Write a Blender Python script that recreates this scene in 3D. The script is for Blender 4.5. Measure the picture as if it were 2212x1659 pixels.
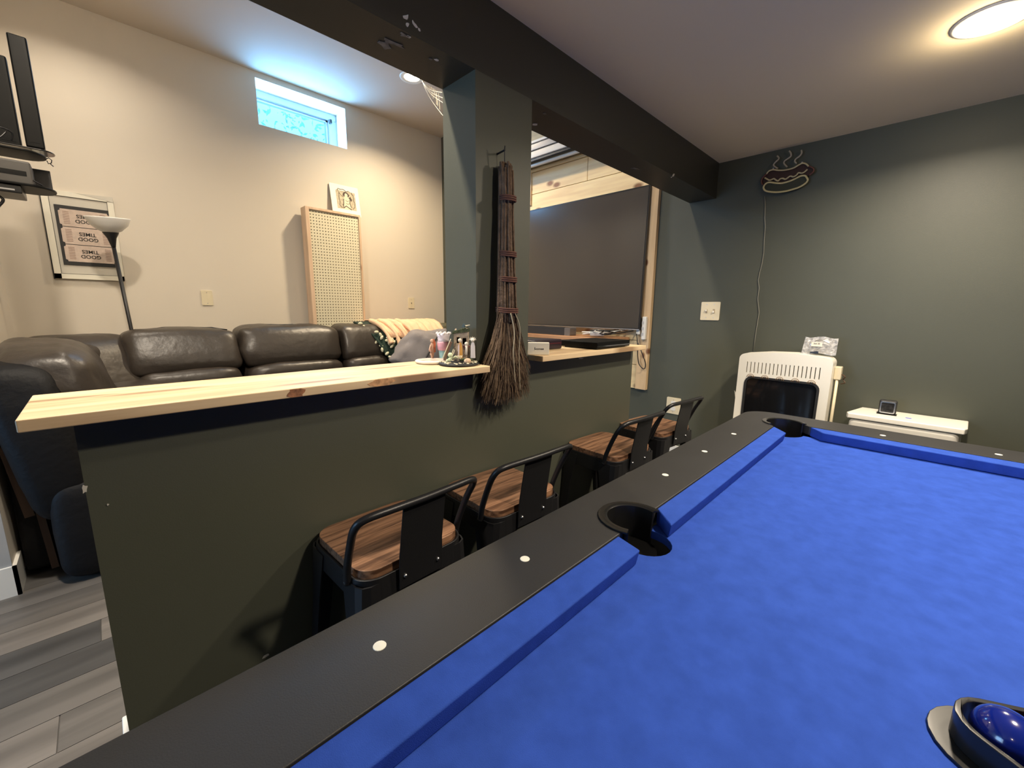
import bpy, bmesh, math, random
from mathutils import Vector, Matrix, noise
from mathutils.geometry import tessellate_polygon
random.seed(7)
PI = math.pi
S = bpy.context.scene
COL = S.collection
for o in list(bpy.data.objects): bpy.data.objects.remove(o)

# ------------------------------------------------------------------ camera
# x runs along the half wall to the far wall, y from the pool room to the living room, z up
CAMZ = 1.2
M = ((0.7092, -0.7049, 0.0117), (-0.1155, -0.1327, -0.9844), (0.6955, 0.6968, -0.1755))
f_, p_, r_, w_ = 890.5, math.radians(10.17), math.radians(.67), math.radians(45.06)
Rx = Matrix(((1, 0, 0), (0, math.cos(p_), -math.sin(p_)), (0, math.sin(p_), math.cos(p_))))
Rz = Matrix(((math.cos(r_), -math.sin(r_), 0), (math.sin(r_), math.cos(r_), 0), (0, 0, 1)))
Bm = Matrix(((math.sin(w_), -math.cos(w_), 0), (0, 0, -1), (math.cos(w_), math.sin(w_), 0)))
MC = Rz @ Rx @ Bm
cam = bpy.data.cameras.new('camera'); camo = bpy.data.objects.new('camera', cam); COL.objects.link(camo)
rot = Matrix((MC[0], -MC[1], -MC[2])).transposed()
camo.matrix_world = Matrix.Translation((0, 0, CAMZ)) @ rot.to_4x4()
cam.sensor_width = 36; cam.lens = f_ * 36 / 2212; cam.clip_start = .02
S.camera = camo

# ------------------------------------------------------------------ light and exposure
S.view_settings.view_transform = 'Standard'; S.view_settings.look = 'None'
S.view_settings.gamma = 1; S.view_settings.use_curve_mapping = False
S.view_settings.exposure = 0.0
W = bpy.data.worlds.new('world'); S.world = W; W.use_nodes = True
W.node_tree.nodes['Background'].inputs[0].default_value = (.17, .52, 1.0, 1)
W.node_tree.nodes['Background'].inputs[1].default_value = 3.4

def lamp(name, kind, loc, power, color, size=.1, rot=(0, 0, 0), size_y=None, spread=None):
    l = bpy.data.lights.new(name, kind); l.energy = power; l.color = color
    if kind == 'AREA':
        l.shape = 'RECTANGLE' if size_y else 'DISK'; l.size = size
        if size_y: l.size_y = size_y
        if spread: l.spread = spread
    else: l.shadow_soft_size = size
    o = bpy.data.objects.new(name, l); o.location = loc; o.rotation_euler = rot; COL.objects.link(o)
    return o
WARM = (1.0, .80, .54)
def can(x, y, z, p, c, sp): lamp('recessed_bulb', 'AREA', (x, y, z), p, c, .13, spread=math.radians(sp))
can(1.985, 3.15, 2.985, 34, WARM, 142)
can(0.05, 3.35, 2.985, 9, (1, .87, .70), 142)
can(0.0, 1.62, 2.985, 56, (1, .87, .70), 146)
can(1.985, 1.62, 2.985, 8, WARM, 150)
POOLW = (1, .86, .68)
can(2.075, -.01, 2.09, 27, POOLW, 155)
can(0.97, -.42, 2.09, 29, POOLW, 168)
can(-1.4, -.42, 2.09, 4, POOLW, 160)
# point lights added under the low ceiling to brighten it
lamp('ceiling_fill', 'POINT', (2.075, -.01, 2.06), 3.4, (1, .82, .55), .03)
lamp('ceiling_fill', 'POINT', (0.97, -.42, 2.04), 6, (1, .82, .55), .03)
# daylight entering by the glazed door at the living room's left end
lamp('door_daylight', 'AREA', (-2.95, 1.85, 1.25), 38, (.45, .68, 1.0), 1.1, (0, -PI/2, 0), 1.9)
# daylight entering by the small high window
lamp('window_daylight', 'AREA', (1.4375, 4.135, 2.785), 22, (.18, .5, 1.0), .66, (-PI/2, 0, 0), .30)

# ------------------------------------------------------------------ materials
def mat(name, col, rough=.6, metal=0, var=0, vscale=8, bump=0, bscale=60, spec=None, emit=None, estr=0,
        alpha=1, trans=0, coat=0, sheen=0, stretch=None, col2=None):
    m = bpy.data.materials.new(name); m.use_nodes = True; nt = m.node_tree; b = nt.nodes['Principled BSDF']
    b.inputs['Base Color'].default_value = (*col, 1); b.inputs['Roughness'].default_value = rough
    b.inputs['Metallic'].default_value = metal
    if spec is not None: b.inputs['Specular IOR Level'].default_value = spec
    if emit: b.inputs['Emission Color'].default_value = (*emit, 1); b.inputs['Emission Strength'].default_value = estr
    b.inputs['Alpha'].default_value = alpha
    if trans: b.inputs['Transmission Weight'].default_value = trans
    if coat: b.inputs['Coat Weight'].default_value = coat; b.inputs['Coat Roughness'].default_value = .15
    if sheen: b.inputs['Sheen Weight'].default_value = sheen
    tc = nt.nodes.new('ShaderNodeTexCoord'); vec = tc.outputs['Object']
    if stretch:
        mp = nt.nodes.new('ShaderNodeMapping'); mp.inputs['Scale'].default_value = stretch
        nt.links.new(vec, mp.inputs[0]); vec = mp.outputs[0]
    if var or col2:
        n = nt.nodes.new('ShaderNodeTexNoise'); n.inputs['Scale'].default_value = vscale; n.inputs['Detail'].default_value = 5
        nt.links.new(vec, n.inputs['Vector'])
        r = nt.nodes.new('ShaderNodeValToRGB'); nt.links.new(n.outputs['Fac'], r.inputs[0])
        r.color_ramp.elements[0].position = .32; r.color_ramp.elements[1].position = .68
        c2 = col2 or tuple(min(1, c * (1 + var)) for c in col)
        c1 = col if col2 else tuple(c * (1 - var) for c in col)
        r.color_ramp.elements[0].color = (*c1, 1); r.color_ramp.elements[1].color = (*c2, 1)
        nt.links.new(r.outputs[0], b.inputs['Base Color'])
    if bump:
        n2 = nt.nodes.new('ShaderNodeTexNoise'); n2.inputs['Scale'].default_value = bscale; n2.inputs['Detail'].default_value = 4
        nt.links.new(vec, n2.inputs['Vector'])
        bp = nt.nodes.new('ShaderNodeBump'); bp.inputs['Strength'].default_value = bump; bp.inputs['Distance'].default_value = .01
        nt.links.new(n2.outputs['Fac'], bp.inputs['Height']); nt.links.new(bp.outputs[0], b.inputs['Normal'])
    return m

def wood(name, c1, c2, axis='X', scale=1.0, rough=.5, knots=True, dark=(.12, .045, .02), kscale=2.2, bands=18, kamt=.045, tone=0, flat=None, kloc=(1.3, .37, .21), ks=.55):
    """pine / walnut: grain bands along one axis with round knots"""
    m = bpy.data.materials.new(name); m.use_nodes = True; nt = m.node_tree; b = nt.nodes['Principled BSDF']
    b.inputs['Roughness'].default_value = rough
    tc = nt.nodes.new('ShaderNodeTexCoord')
    mp = nt.nodes.new('ShaderNodeMapping')
    s = {'X': (.08, 1, 1), 'Y': (1, .08, 1), 'Z': (1, 1, .08)}[axis]
    mp.inputs['Scale'].default_value = tuple(v * scale for v in s)
    nt.links.new(tc.outputs['Object'], mp.inputs[0])
    n = nt.nodes.new('ShaderNodeTexNoise'); n.inputs['Scale'].default_value = bands; n.inputs['Detail'].default_value = 6
    n.inputs['Distortion'].default_value = .4
    nt.links.new(mp.outputs[0], n.inputs['Vector'])
    r = nt.nodes.new('ShaderNodeValToRGB'); nt.links.new(n.outputs['Fac'], r.inputs[0])
    r.color_ramp.elements[0].position = .35; r.color_ramp.elements[1].position = .62
    r.color_ramp.elements[0].color = (*c2, 1); r.color_ramp.elements[1].color = (*c1, 1)
    out = r.outputs[0]
    if tone:
        oi = nt.nodes.new('ShaderNodeObjectInfo'); hs = nt.nodes.new('ShaderNodeHueSaturation')
        mr = nt.nodes.new('ShaderNodeMapRange'); mr.inputs['To Min'].default_value = 1 - tone; mr.inputs['To Max'].default_value = 1 + tone
        nt.links.new(oi.outputs['Random'], mr.inputs[0]); nt.links.new(mr.outputs[0], hs.inputs['Value'])
        nt.links.new(out, hs.inputs['Color']); out = hs.outputs[0]
    if knots:
        mk = nt.nodes.new('ShaderNodeMapping')
        mk.inputs['Scale'].default_value = {'X': (ks, 1, 1), 'Y': (1, ks, 1), 'Z': (1, 1, ks)}[axis]
        if flat is not None:
            sc = list(mk.inputs['Scale'].default_value); sc[flat] = 0; mk.inputs['Scale'].default_value = sc
            kloc = tuple(0 if k == flat else v for k, v in enumerate(kloc))
        mk.inputs['Location'].default_value = kloc
        nt.links.new(tc.outputs['Object'], mk.inputs[0])
        v = nt.nodes.new('ShaderNodeTexVoronoi'); v.inputs['Scale'].default_value = kscale
        if flat is not None:
            v.voronoi_dimensions = '2D'; sx_ = nt.nodes.new('ShaderNodeSeparateXYZ'); cx_ = nt.nodes.new('ShaderNodeCombineXYZ')
            nt.links.new(mk.outputs[0], sx_.inputs[0]); u_, w_2 = [k for k in (0, 1, 2) if k != flat]
            nt.links.new(sx_.outputs[u_], cx_.inputs[0]); nt.links.new(sx_.outputs[w_2], cx_.inputs[1]); nt.links.new(cx_.outputs[0], v.inputs['Vector'])
        else: nt.links.new(mk.outputs[0], v.inputs['Vector'])
        r2 = nt.nodes.new('ShaderNodeValToRGB'); nt.links.new(v.outputs['Distance'], r2.inputs[0])
        r2.color_ramp.elements[0].position = kamt; r2.color_ramp.elements[1].position = kamt * 2.2
        r2.color_ramp.elements[0].color = (1, 1, 1, 1); r2.color_ramp.elements[1].color = (0, 0, 0, 1)
        mx = nt.nodes.new('ShaderNodeMix'); mx.data_type = 'RGBA'
        nt.links.new(r2.outputs[0], mx.inputs['Factor']); nt.links.new(out, mx.inputs['A'])
        mx.inputs['B'].default_value = (*dark, 1); out = mx.outputs['Result']
    nt.links.new(out, b.inputs['Base Color'])
    bp = nt.nodes.new('ShaderNodeBump'); bp.inputs['Strength'].default_value = .15; bp.inputs['Distance'].default_value = .003
    nt.links.new(n.outputs['Fac'], bp.inputs['Height']); nt.links.new(bp.outputs[0], b.inputs['Normal'])
    return m

OLIVE = mat('olive_paint', (.072, .076, .056), .5, bump=.05, bscale=350, var=.04, vscale=3)
BEAMP = mat('dark_paint', (.030, .029, .022), .45, bump=.05, bscale=250)
BEIGE = mat('beige_paint', (.67, .61, .52), .7, bump=.03, bscale=300)
CEILM = mat('ceiling_paint', (.62, .55, .46), .85, bump=.04, bscale=250)
CEILP = mat('pool_ceiling_paint', (.80, .68, .48), .85, bump=.04, bscale=250)
GREYW = mat('grey_paint', (.33, .34, .35), .7)
WHITEP = mat('white_trim', (.75, .74, .70), .45)
REVEAL = mat('window_reveal_paint', (.62, .66, .72), .6)
BLACKM = mat('black_metal', (.018, .018, .02), .38, metal=.3, bump=.05, bscale=400)
BLACKP = mat('black_plastic', (.012, .012, .013), .3)
BLACKMAT = mat('matte_black', (.02, .02, .021), .6)
GLOSSB = mat('black_glass', (.008, .008, .009), .06, coat=.6)
SCREENM = mat('screen_glass', (.046, .041, .038), .20, coat=.35, spec=.7)
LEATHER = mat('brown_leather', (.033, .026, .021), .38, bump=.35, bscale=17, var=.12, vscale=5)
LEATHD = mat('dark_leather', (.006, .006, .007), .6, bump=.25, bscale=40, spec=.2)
PINE = wood('pine_board', (.74, .57, .35), (.56, .39, .22), 'X', 1.4, .42, dark=(.33, .21, .11), kscale=12, kamt=.085, flat=2, ks=.13)
PINEY = wood('pine_plank', (.88, .71, .41), (.76, .57, .32), 'Y', 1.4, .5, dark=(.26, .12, .05), kscale=5, kamt=.06, tone=.10, flat=0)
PINEZ = wood('pine_stile', (.74, .54, .32), (.60, .41, .23), 'Z', 1.4, .5, dark=(.22, .10, .05), kscale=7, kamt=.05, flat=0)
FRAMEW = wood('raw_pine', (.68, .50, .36), (.56, .40, .27), 'Z', 1.5, .6, dark=(.25, .12, .08), kscale=4, kamt=.05)
WALNUT = wood('walnut_seat', (.30, .16, .09), (.085, .040, .022), 'X', 2.6, .4, knots=False, bands=34)
TRIMBR = wood('brown_wood', (.10, .055, .03), (.06, .03, .018), 'Z', 1.5, .6, knots=False)
FLOORM = [wood('floor_plank_%d' % i, c, tuple(v * .55 for v in c), 'X', 1.0, .38, knots=False, bands=11, tone=.15)
          for i, c in enumerate([(.125, .115, .105), (.19, .172, .155), (.085, .082, .08)])]
CLOTH = mat('blue_felt', (.030, .076, .38), .95, var=.10, vscale=30, bump=.25, bscale=900, spec=.05)
RAILM = mat('black_rail_laminate', (.022, .022, .023), .5, var=.12, vscale=6, bump=.08, bscale=500)
DIAM = mat('white_diamond', (.85, .84, .74), .3)
CREAM = mat('cream_enamel', (.88, .85, .76), .35)
IVORY = mat('ivory_plastic', (.72, .64, .46), .4)
SILVER = mat('silver_metal', (.6, .6, .62), .3, metal=1)
GREYF = mat('grey_fabric', (.20, .185, .19), .9, bump=.3, bscale=200, var=.1)
PEACH = mat('peach_fleece', (.78, .52, .34), .95, bump=.35, bscale=90, var=.08, vscale=12)
GREEN = mat('dark_green_fleece', (.012, .03, .022), .95, bump=.4, bscale=120)
WOOLW = mat('cream_wool', (.72, .70, .52), .95, bump=.4, bscale=160)
PAPER = mat('paper', (.80, .77, .66), .8)
MATB = mat('mat_board', (.60, .57, .50), .8)
INK = mat('ink', (.03, .028, .025), .8)
SEPIA = mat('sepia_print', (.42, .37, .27), .8, var=.2, vscale=60)
TICKET = mat('ticket_print', (.58, .47, .40), .8, var=.08, vscale=50)
PATCH = mat('bare_plaster', (.55, .52, .47), .8)
TWIG = mat('twig', (.115, .072, .045), .85, var=.4, vscale=40, bump=.5, bscale=150)
TWIGL = mat('light_twig', (.24, .165, .10), .85, var=.4, vscale=30)
TWINE = mat('twine', (.12, .05, .035), .9)
STONE = mat('resin_stone', (.36, .29, .21), .8, var=.35, vscale=60, bump=.5, bscale=200)
MOSS = mat('moss', (.05, .065, .03), .9, var=.4, vscale=80, bump=.5, bscale=200)
DEVB = mat('device_black', (.004, .004, .004), .4, spec=.12)
SHELL = mat('pebble_cream', (.70, .62, .44), .7, var=.2, vscale=100)

# ------------------------------------------------------------------ helpers
def tag(o, label=None, cat=None, group=None, kind=None):
    if label: o['label'] = label
    if cat: o['category'] = cat
    if group: o['group'] = group
    if kind: o['kind'] = kind
    return o
def thing(name, label, cat, loc=(0, 0, 0), rz=0, group=None):
    o = bpy.data.objects.new(name, None); COL.objects.link(o); o.empty_display_size = .05
    o.location = loc; o.rotation_euler = (0, 0, rz)
    return tag(o, label, cat, group)
def worldloc(o):
    v = Vector((0, 0, 0))
    while o: v = v + Vector(o.location); o = o.parent
    return v
class MB:
    """collects vertices and faces in scene coordinates; build() links them as one mesh"""
    def __init__(s): s.v = []; s.f = []; s.m = []
    def add(s, vs, fs, mi=0):
        k = len(s.v); s.v += [Vector(a) for a in vs]; s.f += [tuple(k + i for i in f) for f in fs]; s.m += [mi] * len(fs); return s
    def box(s, a, b, mi=0, R=None, c=None):
        x0, y0, z0 = a; x1, y1, z1 = b
        vs = [Vector(p) for p in ((x0, y0, z0), (x1, y0, z0), (x1, y1, z0), (x0, y1, z0), (x0, y0, z1), (x1, y0, z1), (x1, y1, z1), (x0, y1, z1))]
        if R is not None:
            cc = Vector(c) if c is not None else (Vector(a) + Vector(b)) / 2
            vs = [R @ (p - cc) + cc for p in vs]
        return s.add(vs, [(3, 2, 1, 0), (4, 5, 6, 7), (0, 1, 5, 4), (1, 2, 6, 5), (2, 3, 7, 6), (3, 0, 4, 7)], mi)
    def poly(s, pts, holes, z0, z1, T=None, mi=0):
        """polygon (2-D) with holes extruded z0..z1; T maps (u,v,w) to scene"""
        loops = [pts] + list(holes); T = T or (lambda u, v, w: (u, v, w))
        flat = [p for l in loops for p in l]; n = len(flat)
        tri = tessellate_polygon([[Vector((p[0], p[1], 0)) for p in l] for l in loops])
        vs = [T(p[0], p[1], z0) for p in flat] + [T(p[0], p[1], z1) for p in flat]
        fs = []
        for t in tri: fs.append((t[2], t[1], t[0])); fs.append((t[0] + n, t[1] + n, t[2] + n))
        k = 0
        for l in loops:
            m = len(l)
            for i in range(m):
                a, b2 = k + i, k + (i + 1) % m; fs.append((a, b2, b2 + n, a + n))
            k += m
        return s.add(vs, fs, mi)
    def tube(s, pts, r, n=8, mi=0, caps=True, closed=False):
        pts = [Vector(p) for p in pts]; N = len(pts); rs = r if hasattr(r, '__len__') else [r] * N
        k = len(s.v); up = None; vs = []
        for i, p in enumerate(pts):
            if closed: d = pts[(i + 1) % N] - pts[i - 1]
            else: d = pts[min(i + 1, N - 1)] - pts[max(i - 1, 0)]
            if d.length < 1e-9: d = Vector((0, 0, 1))
            d.normalize()
            if up is None:
                up = Vector((0, 0, 1)) if abs(d.z) < .9 else Vector((1, 0, 0))
            a = d.cross(up)
            if a.length < 1e-6: a = d.orthogonal()
            a.normalize(); b = a.cross(d).normalized(); up = b
            for j in range(n):
                t = 2 * PI * j / n; vs.append(p + a * math.cos(t) * rs[i] + b * math.sin(t) * rs[i])
        fs = []
        for i in range(N if closed else N - 1):
            for j in range(n):
                i2 = (i + 1) % N
                fs.append((i * n + j, i * n + (j + 1) % n, i2 * n + (j + 1) % n, i2 * n + j))
        if caps and not closed: fs.append(tuple(range(n))[::-1]); fs.append(tuple((N - 1) * n + j for j in range(n)))
        return s.add(vs, fs, mi)
    def cyl(s, p0, p1, r0, r1=None, n=20, mi=0): return s.tube([p0, p1], [r0, r0 if r1 is None else r1], n, mi)
    def lathe(s, prof, c, n=28, mi=0, T=None, caps=True):
        vs = []; fs = []; c = Vector(c)
        for r, z in prof:
            for j in range(n):
                t = 2 * PI * j / n; q = Vector((r * math.cos(t), r * math.sin(t), z))
                vs.append(c + (T @ q if T else q))
        for i in range(len(prof) - 1):
            for j in range(n): fs.append((i * n + j, i * n + (j + 1) % n, (i + 1) * n + (j + 1) % n, (i + 1) * n + j))
        if caps and prof[0][0] > 1e-5: fs.append(tuple(range(n))[::-1])
        if caps and prof[-1][0] > 1e-5: fs.append(tuple((len(prof) - 1) * n + j for j in range(n)))
        return s.add(vs, fs, mi)
    def ball(s, c, r, sx=1, sy=1, sz=1, n=14, mi=0, R=None):
        c = Vector(c); vs = []; fs = []; m = n // 2 + 2
        for i in range(m + 1):
            a = PI * i / m
            for j in range(n):
                t = 2 * PI * j / n; q = Vector((r * sx * math.sin(a) * math.cos(t), r * sy * math.sin(a) * math.sin(t), r * sz * math.cos(a)))
                vs.append(c + (R @ q if R else q))
        for i in range(m):
            for j in range(n): fs.append((i * n + j, (i + 1) * n + j, (i + 1) * n + (j + 1) % n, i * n + (j + 1) % n))
        return s.add(vs, fs, mi)
    def pillow(s, c, h, e=.35, n=26, R=None, wr=0, seed=0, fn=None, mi=0, wscale=6):
        """super-ellipsoid cushion with half sizes h; wr pushes folds into it; fn bends it"""
        c = Vector(c); vs = []; fs = []; m = n
        sp = lambda v, k: math.copysign(abs(v) ** k, v)
        for i in range(m + 1):
            a = -PI / 2 + PI * i / m
            for j in range(2 * n):
                t = 2 * PI * j / (2 * n)
                q = Vector((h[0] * sp(math.cos(a), e) * sp(math.cos(t), e), h[1] * sp(math.cos(a), e) * sp(math.sin(t), e), h[2] * sp(math.sin(a), e)))
                if wr:
                    k = noise.noise(Vector((q.x * wscale * .8, q.y * wscale, q.z * wscale * 1.8)) + Vector((seed, 0, 0)))
                    k2 = noise.noise(Vector((q.x * 20, q.y * 14, q.z * 9)) + Vector((0, seed, 0)))
                    q = q * (1 + wr * k + wr * .4 * k2)
                if fn: q = fn(q)
                vs.append(c + (R @ q if R else q))
        w = 2 * n
        for i in range(m):
            for j in range(w): fs.append((i * w + j, i * w + (j + 1) % w, (i + 1) * w + (j + 1) % w, (i + 1) * w + j))
        return s.add(vs, fs, mi)
    def build(s, name, mats, parent=None, smooth=False, bevel=0, seg=2, label=None, angle=35):
        off = worldloc(parent) if parent else Vector((0, 0, 0))
        Ri = None
        if parent and parent.rotation_euler.z: Ri = None
        if parent: org = off
        else:
            xs = [v.x for v in s.v]; ys = [v.y for v in s.v]; zs = [v.z for v in s.v]
            org = Vector(((min(xs) + max(xs)) / 2, (min(ys) + max(ys)) / 2, min(zs)))
        me = bpy.data.meshes.new(name); me.from_pydata([v - org for v in s.v], [], s.f)
        if not isinstance(mats, (list, tuple)): mats = [mats]
        for m in mats: me.materials.append(m)
        for p, k in zip(me.polygons, s.m): p.material_index = k
        bm = bmesh.new(); bm.from_mesh(me); bmesh.ops.remove_doubles(bm, verts=bm.verts, dist=1e-6)
        bmesh.ops.recalc_face_normals(bm, faces=bm.faces); bm.to_mesh(me); bm.free()
        if smooth: me.shade_smooth()
        o = bpy.data.objects.new(name, me); COL.objects.link(o)
        if parent: o.parent = parent
        else: o.location = org
        if bevel:
            md = o.modifiers.new('bevel', 'BEVEL'); md.width = bevel; md.segments = seg; md.limit_method = 'ANGLE'; md.angle_limit = math.radians(angle)
            if smooth is False:
                me.shade_smooth(); wn = o.modifiers.new('wn', 'WEIGHTED_NORMAL'); wn.keep_sharp = False
        if smooth == 'auto':
            try: me.set_sharp_from_angle(angle=math.radians(40))
            except Exception: pass
        if label: o['label'] = label
        return o
def struct(name, mb, m, parent=None, **k):
    o = mb.build(name, m, parent, **k)
    if not parent: o['kind'] = 'structure'
    return o
def arc(cx, cy, r, a0, a1, n=10):
    return [(cx + r * math.cos(math.radians(a0 + (a1 - a0) * i / n)), cy + r * math.sin(math.radians(a0 + (a1 - a0) * i / n))) for i in range(n + 1)]
def rrect(x0, y0, x1, y1, r, n=5):
    return arc(x1 - r, y0 + r, r, -90, 0, n) + arc(x1 - r, y1 - r, r, 0, 90, n) + arc(x0 + r, y1 - r, r, 90, 180, n) + arc(x0 + r, y0 + r, r, 180, 270, n)
def at(px, py, axis, val):
    """where the sight line of a photograph pixel meets a real plane of the room"""
    d = MC.transposed() @ Vector(((px - 1106) / f_, (py - 829.5) / f_, 1)); c = Vector((0, 0, CAMZ))
    return c + d * ((val - c[axis]) / d[axis])
def spline(P, n=6, closed=False):
    P = [Vector(p) for p in P]; out = []; N = len(P)
    rng = range(N) if closed else range(N - 1)
    for i in rng:
        g = (lambda k: P[k % N]) if closed else (lambda k: P[max(0, min(N - 1, k))])
        a, b, c, d = g(i - 1), g(i), g(i + 1), g(i + 2)
        for j in range(n):
            t = j / n
            out.append(.5 * ((2 * b) + (c - a) * t + (2 * a - 5 * b + 4 * c - d) * t * t + (3 * b - a - 3 * c + d) * t ** 3))
    if not closed: out.append(P[-1])
    return out
def text(name, body, size, loc, R, m, parent, depth=.0004, label=None, bold=.0):
    cu = bpy.data.curves.new(name, 'FONT'); cu.body = body; cu.size = size; cu.extrude = depth; cu.align_x = 'CENTER'; cu.align_y = 'CENTER'
    cu.offset = bold; cu.resolution_u = 3
    t = bpy.data.objects.new(name, cu); COL.objects.link(t); dg = bpy.context.evaluated_depsgraph_get(); dg.update()
    me = bpy.data.meshes.new_from_object(t.evaluated_get(dg)); bpy.data.objects.remove(t)
    me.materials.clear(); me.materials.append(m)
    me.transform(Matrix.Translation(Vector(loc) - worldloc(parent)) @ R.to_4x4())
    o = bpy.data.objects.new(name, me); COL.objects.link(o); o.parent = parent
    if label: o['label'] = label
    return o

# ------------------------------------------------------------------ the setting
FX = 2.83        # far wall
BY = 3.95        # living room back wall
PC = 2.105       # pool room ceiling
LC = 3.0         # living room ceiling
KY0, KY1 = 1.05, 1.215
struct('floor', MB().box((-3.1, -3.0, -.06), (FX + .1, BY + .1, -.004)), FLOORM[2])
fl = bpy.data.objects['floor']
pm = []
for k in range(3):
    me = MB().box((0, 0, 0), (1.2, .148, .004)).build('plank', FLOORM[k])
    pm.append(me.data); bpy.data.objects.remove(me)
for j in range(14):
    y = .62 + j * .15; off = (j * .43) % 1.2
    for i in range(3):
        x = -2.2 + off + i * 1.203 - 0.6
        if x > .6: continue
        o = bpy.data.objects.new('plank', pm[(j * 2 + i * 5 + j // 3) % 3]); COL.objects.link(o); o.parent = fl
        o.location = Vector((x + .6, y + .074, -.004)) - fl.location
struct('ceiling', MB().box((-3.1, -3.0, PC), (FX + .1, KY1, PC + .05)), CEILP)
struct('ceiling', MB().box((-3.1, KY1 - .01, LC), (FX + .1, BY + .1, LC + .05)), CEILM)
struct('wall_right', MB().box((FX, -3.0, 0), (FX + .1, BY, LC)), OLIVE)
struct('wall_front', MB().box((-3.1, -3.1, 0), (FX + .1, -3.0, PC + .05)), OLIVE)
struct('wall_rear', MB().box((-3.1, -3.0, 0), (-3.0, KY1, LC)), OLIVE)
# back wall with the window opening
wx0, wx1, wz0, wz1 = 1.085, 1.79, 2.622, 2.955
T = lambda u, v, w: (u, w, v)
struct('wall_back', MB().poly([(-.37, 0), (FX, 0), (FX, LC), (-.37, LC)], [[(wx0, wz0), (wx0, wz1), (wx1, wz1), (wx1, wz0)]], BY, BY + .3, T), BEIGE)
# left wall of the alcove, ending in a corner
struct('wall_left', MB().box((-.5, 2.56, 0), (-.37, BY + .3, LC)), BEIGE)
struct('wall_left', MB().box((-3.1, 2.56, 0), (-.5, 2.69, LC)).box((-.5, 2.555, 0), (-.37, 2.56, LC)), GREYW)
# end wall with the glazed door (off frame)
struct('wall_end', MB().poly([(1.215, 0), (2.56, 0), (2.56, LC), (1.215, LC)], [[(1.3, .1), (1.3, 2.1), (2.4, 2.1), (2.4, .1)]], -3.1, -3.0, lambda u, v, w: (w, u, v)), BEIGE)
wall = struct('wall_half', MB().poly([(-.052, 0), (1.915, 0), (1.915, 1.015), (1.128, 1.015), (1.128, 1.003), (-.052, 1.003)], [], KY0, KY1, lambda u, v, w: (u, w, v)), OLIVE)
colm = struct('column', MB().box((.879, KY0, 1.003), (1.128, KY1, 1.9), 0), OLIVE)
beam = struct('beam', MB().box((-3.0, KY0, 1.9), (FX, KY1, PC)), BEAMP)
struct('wall_above_beam', MB().box((-3.0, KY1 - .06, PC + .05), (FX, KY1, LC)), BEIGE)
tr = struct('trim_1', MB().box((-.068, KY0 + .005, 0), (-.052, KY1, .25)), WHITEP, bevel=.003)
struct('baseboard_left', MB().box((-3.0, 2.545, 0), (-.358, 2.555, .13)).box((-.37, 2.545, 0), (-.358, 2.7, .13)), WHITEP)
struct('baseboard_right', MB().box((FX - .014, -3.0, 0), (FX, 2.2, .26)), WHITEP)
# bare spots where the paint was knocked off
def splat(name, cpx, axis, val, rpx, parent, n=9, seed=1, stretch=(1, 1), ang=0, th=.001, m=PATCH):
    rnd = random.Random(seed); mb = MB(); P = []
    for i in range(n):
        a = 2 * PI * i / n; r = rpx * (.45 + .75 * rnd.random())
        x, y = r * math.cos(a) * stretch[0], r * math.sin(a) * stretch[1]
        P.append(at(cpx[0] + x * math.cos(ang) - y * math.sin(ang), cpx[1] + x * math.sin(ang) + y * math.cos(ang), axis, val))
    d = Vector((0, 0, 0)); d[axis] = -th
    c = sum(P, Vector()) / n
    mb.add(P + [p + d for p in P], [tuple(range(n)), tuple(range(n, 2 * n))] + [(i, (i + 1) % n, n + (i + 1) % n, n + i) for i in range(n)])
    return mb.build(name, m, parent)
GREYSP = mat('scuffed_paint', (.14, .13, .12), .7, var=.4, vscale=50)
for k, (c, r, st, an, m) in enumerate([((877, 36), 8, (1, .8), .6, PATCH), ((880, 54), 5, (1, 1), 0, PATCH), ((896, 52), 7, (1.4, .4), 1, PATCH), ((905, 63), 5, (1, .5), .8, PATCH),
        ((832, 97), 20, (1.1, .5), .5, GREYSP), ((848, 92), 22, (1.5, .22), .35, GREYSP), ((874, 76), 12, (1.2, .35), .4, GREYSP), ((883, 79), 6, (1, .5), .3, PATCH),
        ((930, 127), 5, (1, .4), .3, GREYSP), ((942, 129), 6, (1.2, .4), .2, PATCH), ((1155, 268), 8, (1, .35), .1, PATCH), ((1176, 245), 6, (1, .35), 0, GREYSP), ((1372, 364), 6, (1.4, .35), .2, GREYSP)]):
    splat('paint_chip', c, 2, 1.8995, r, beam, seed=k + 3, stretch=st, ang=an, m=m)
for k, (c, r, st, an) in enumerate([((1454, 379), 4, (.6, 1.2), .3), ((1450, 383), 2, (1, .6), 0)]):
    splat('paint_chip', c, 1, KY0 - .0005, r, beam, seed=k + 30, stretch=st, ang=an)
splat('paint_chip', (183, 1057), 1, KY0 - .0005, 9, wall, seed=51, stretch=(.8, 1.1))
splat('paint_chip', (233, 1090), 1, KY0 - .0005, 2.4, wall, seed=52)
splat('paint_chip', (574, 1417), 1, KY0 - .0005, 8, wall, seed=53, stretch=(1.1, .3), ang=-.55)
splat('paint_chip', (478, 875), 1, KY0 - .0005, 14, wall, seed=55, stretch=(1.6, .3), ang=-.1)
splat('paint_chip', (1255, 774), 1, KY0 - .0005, 4, wall, seed=56, stretch=(1.2, .5), ang=0)

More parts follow.
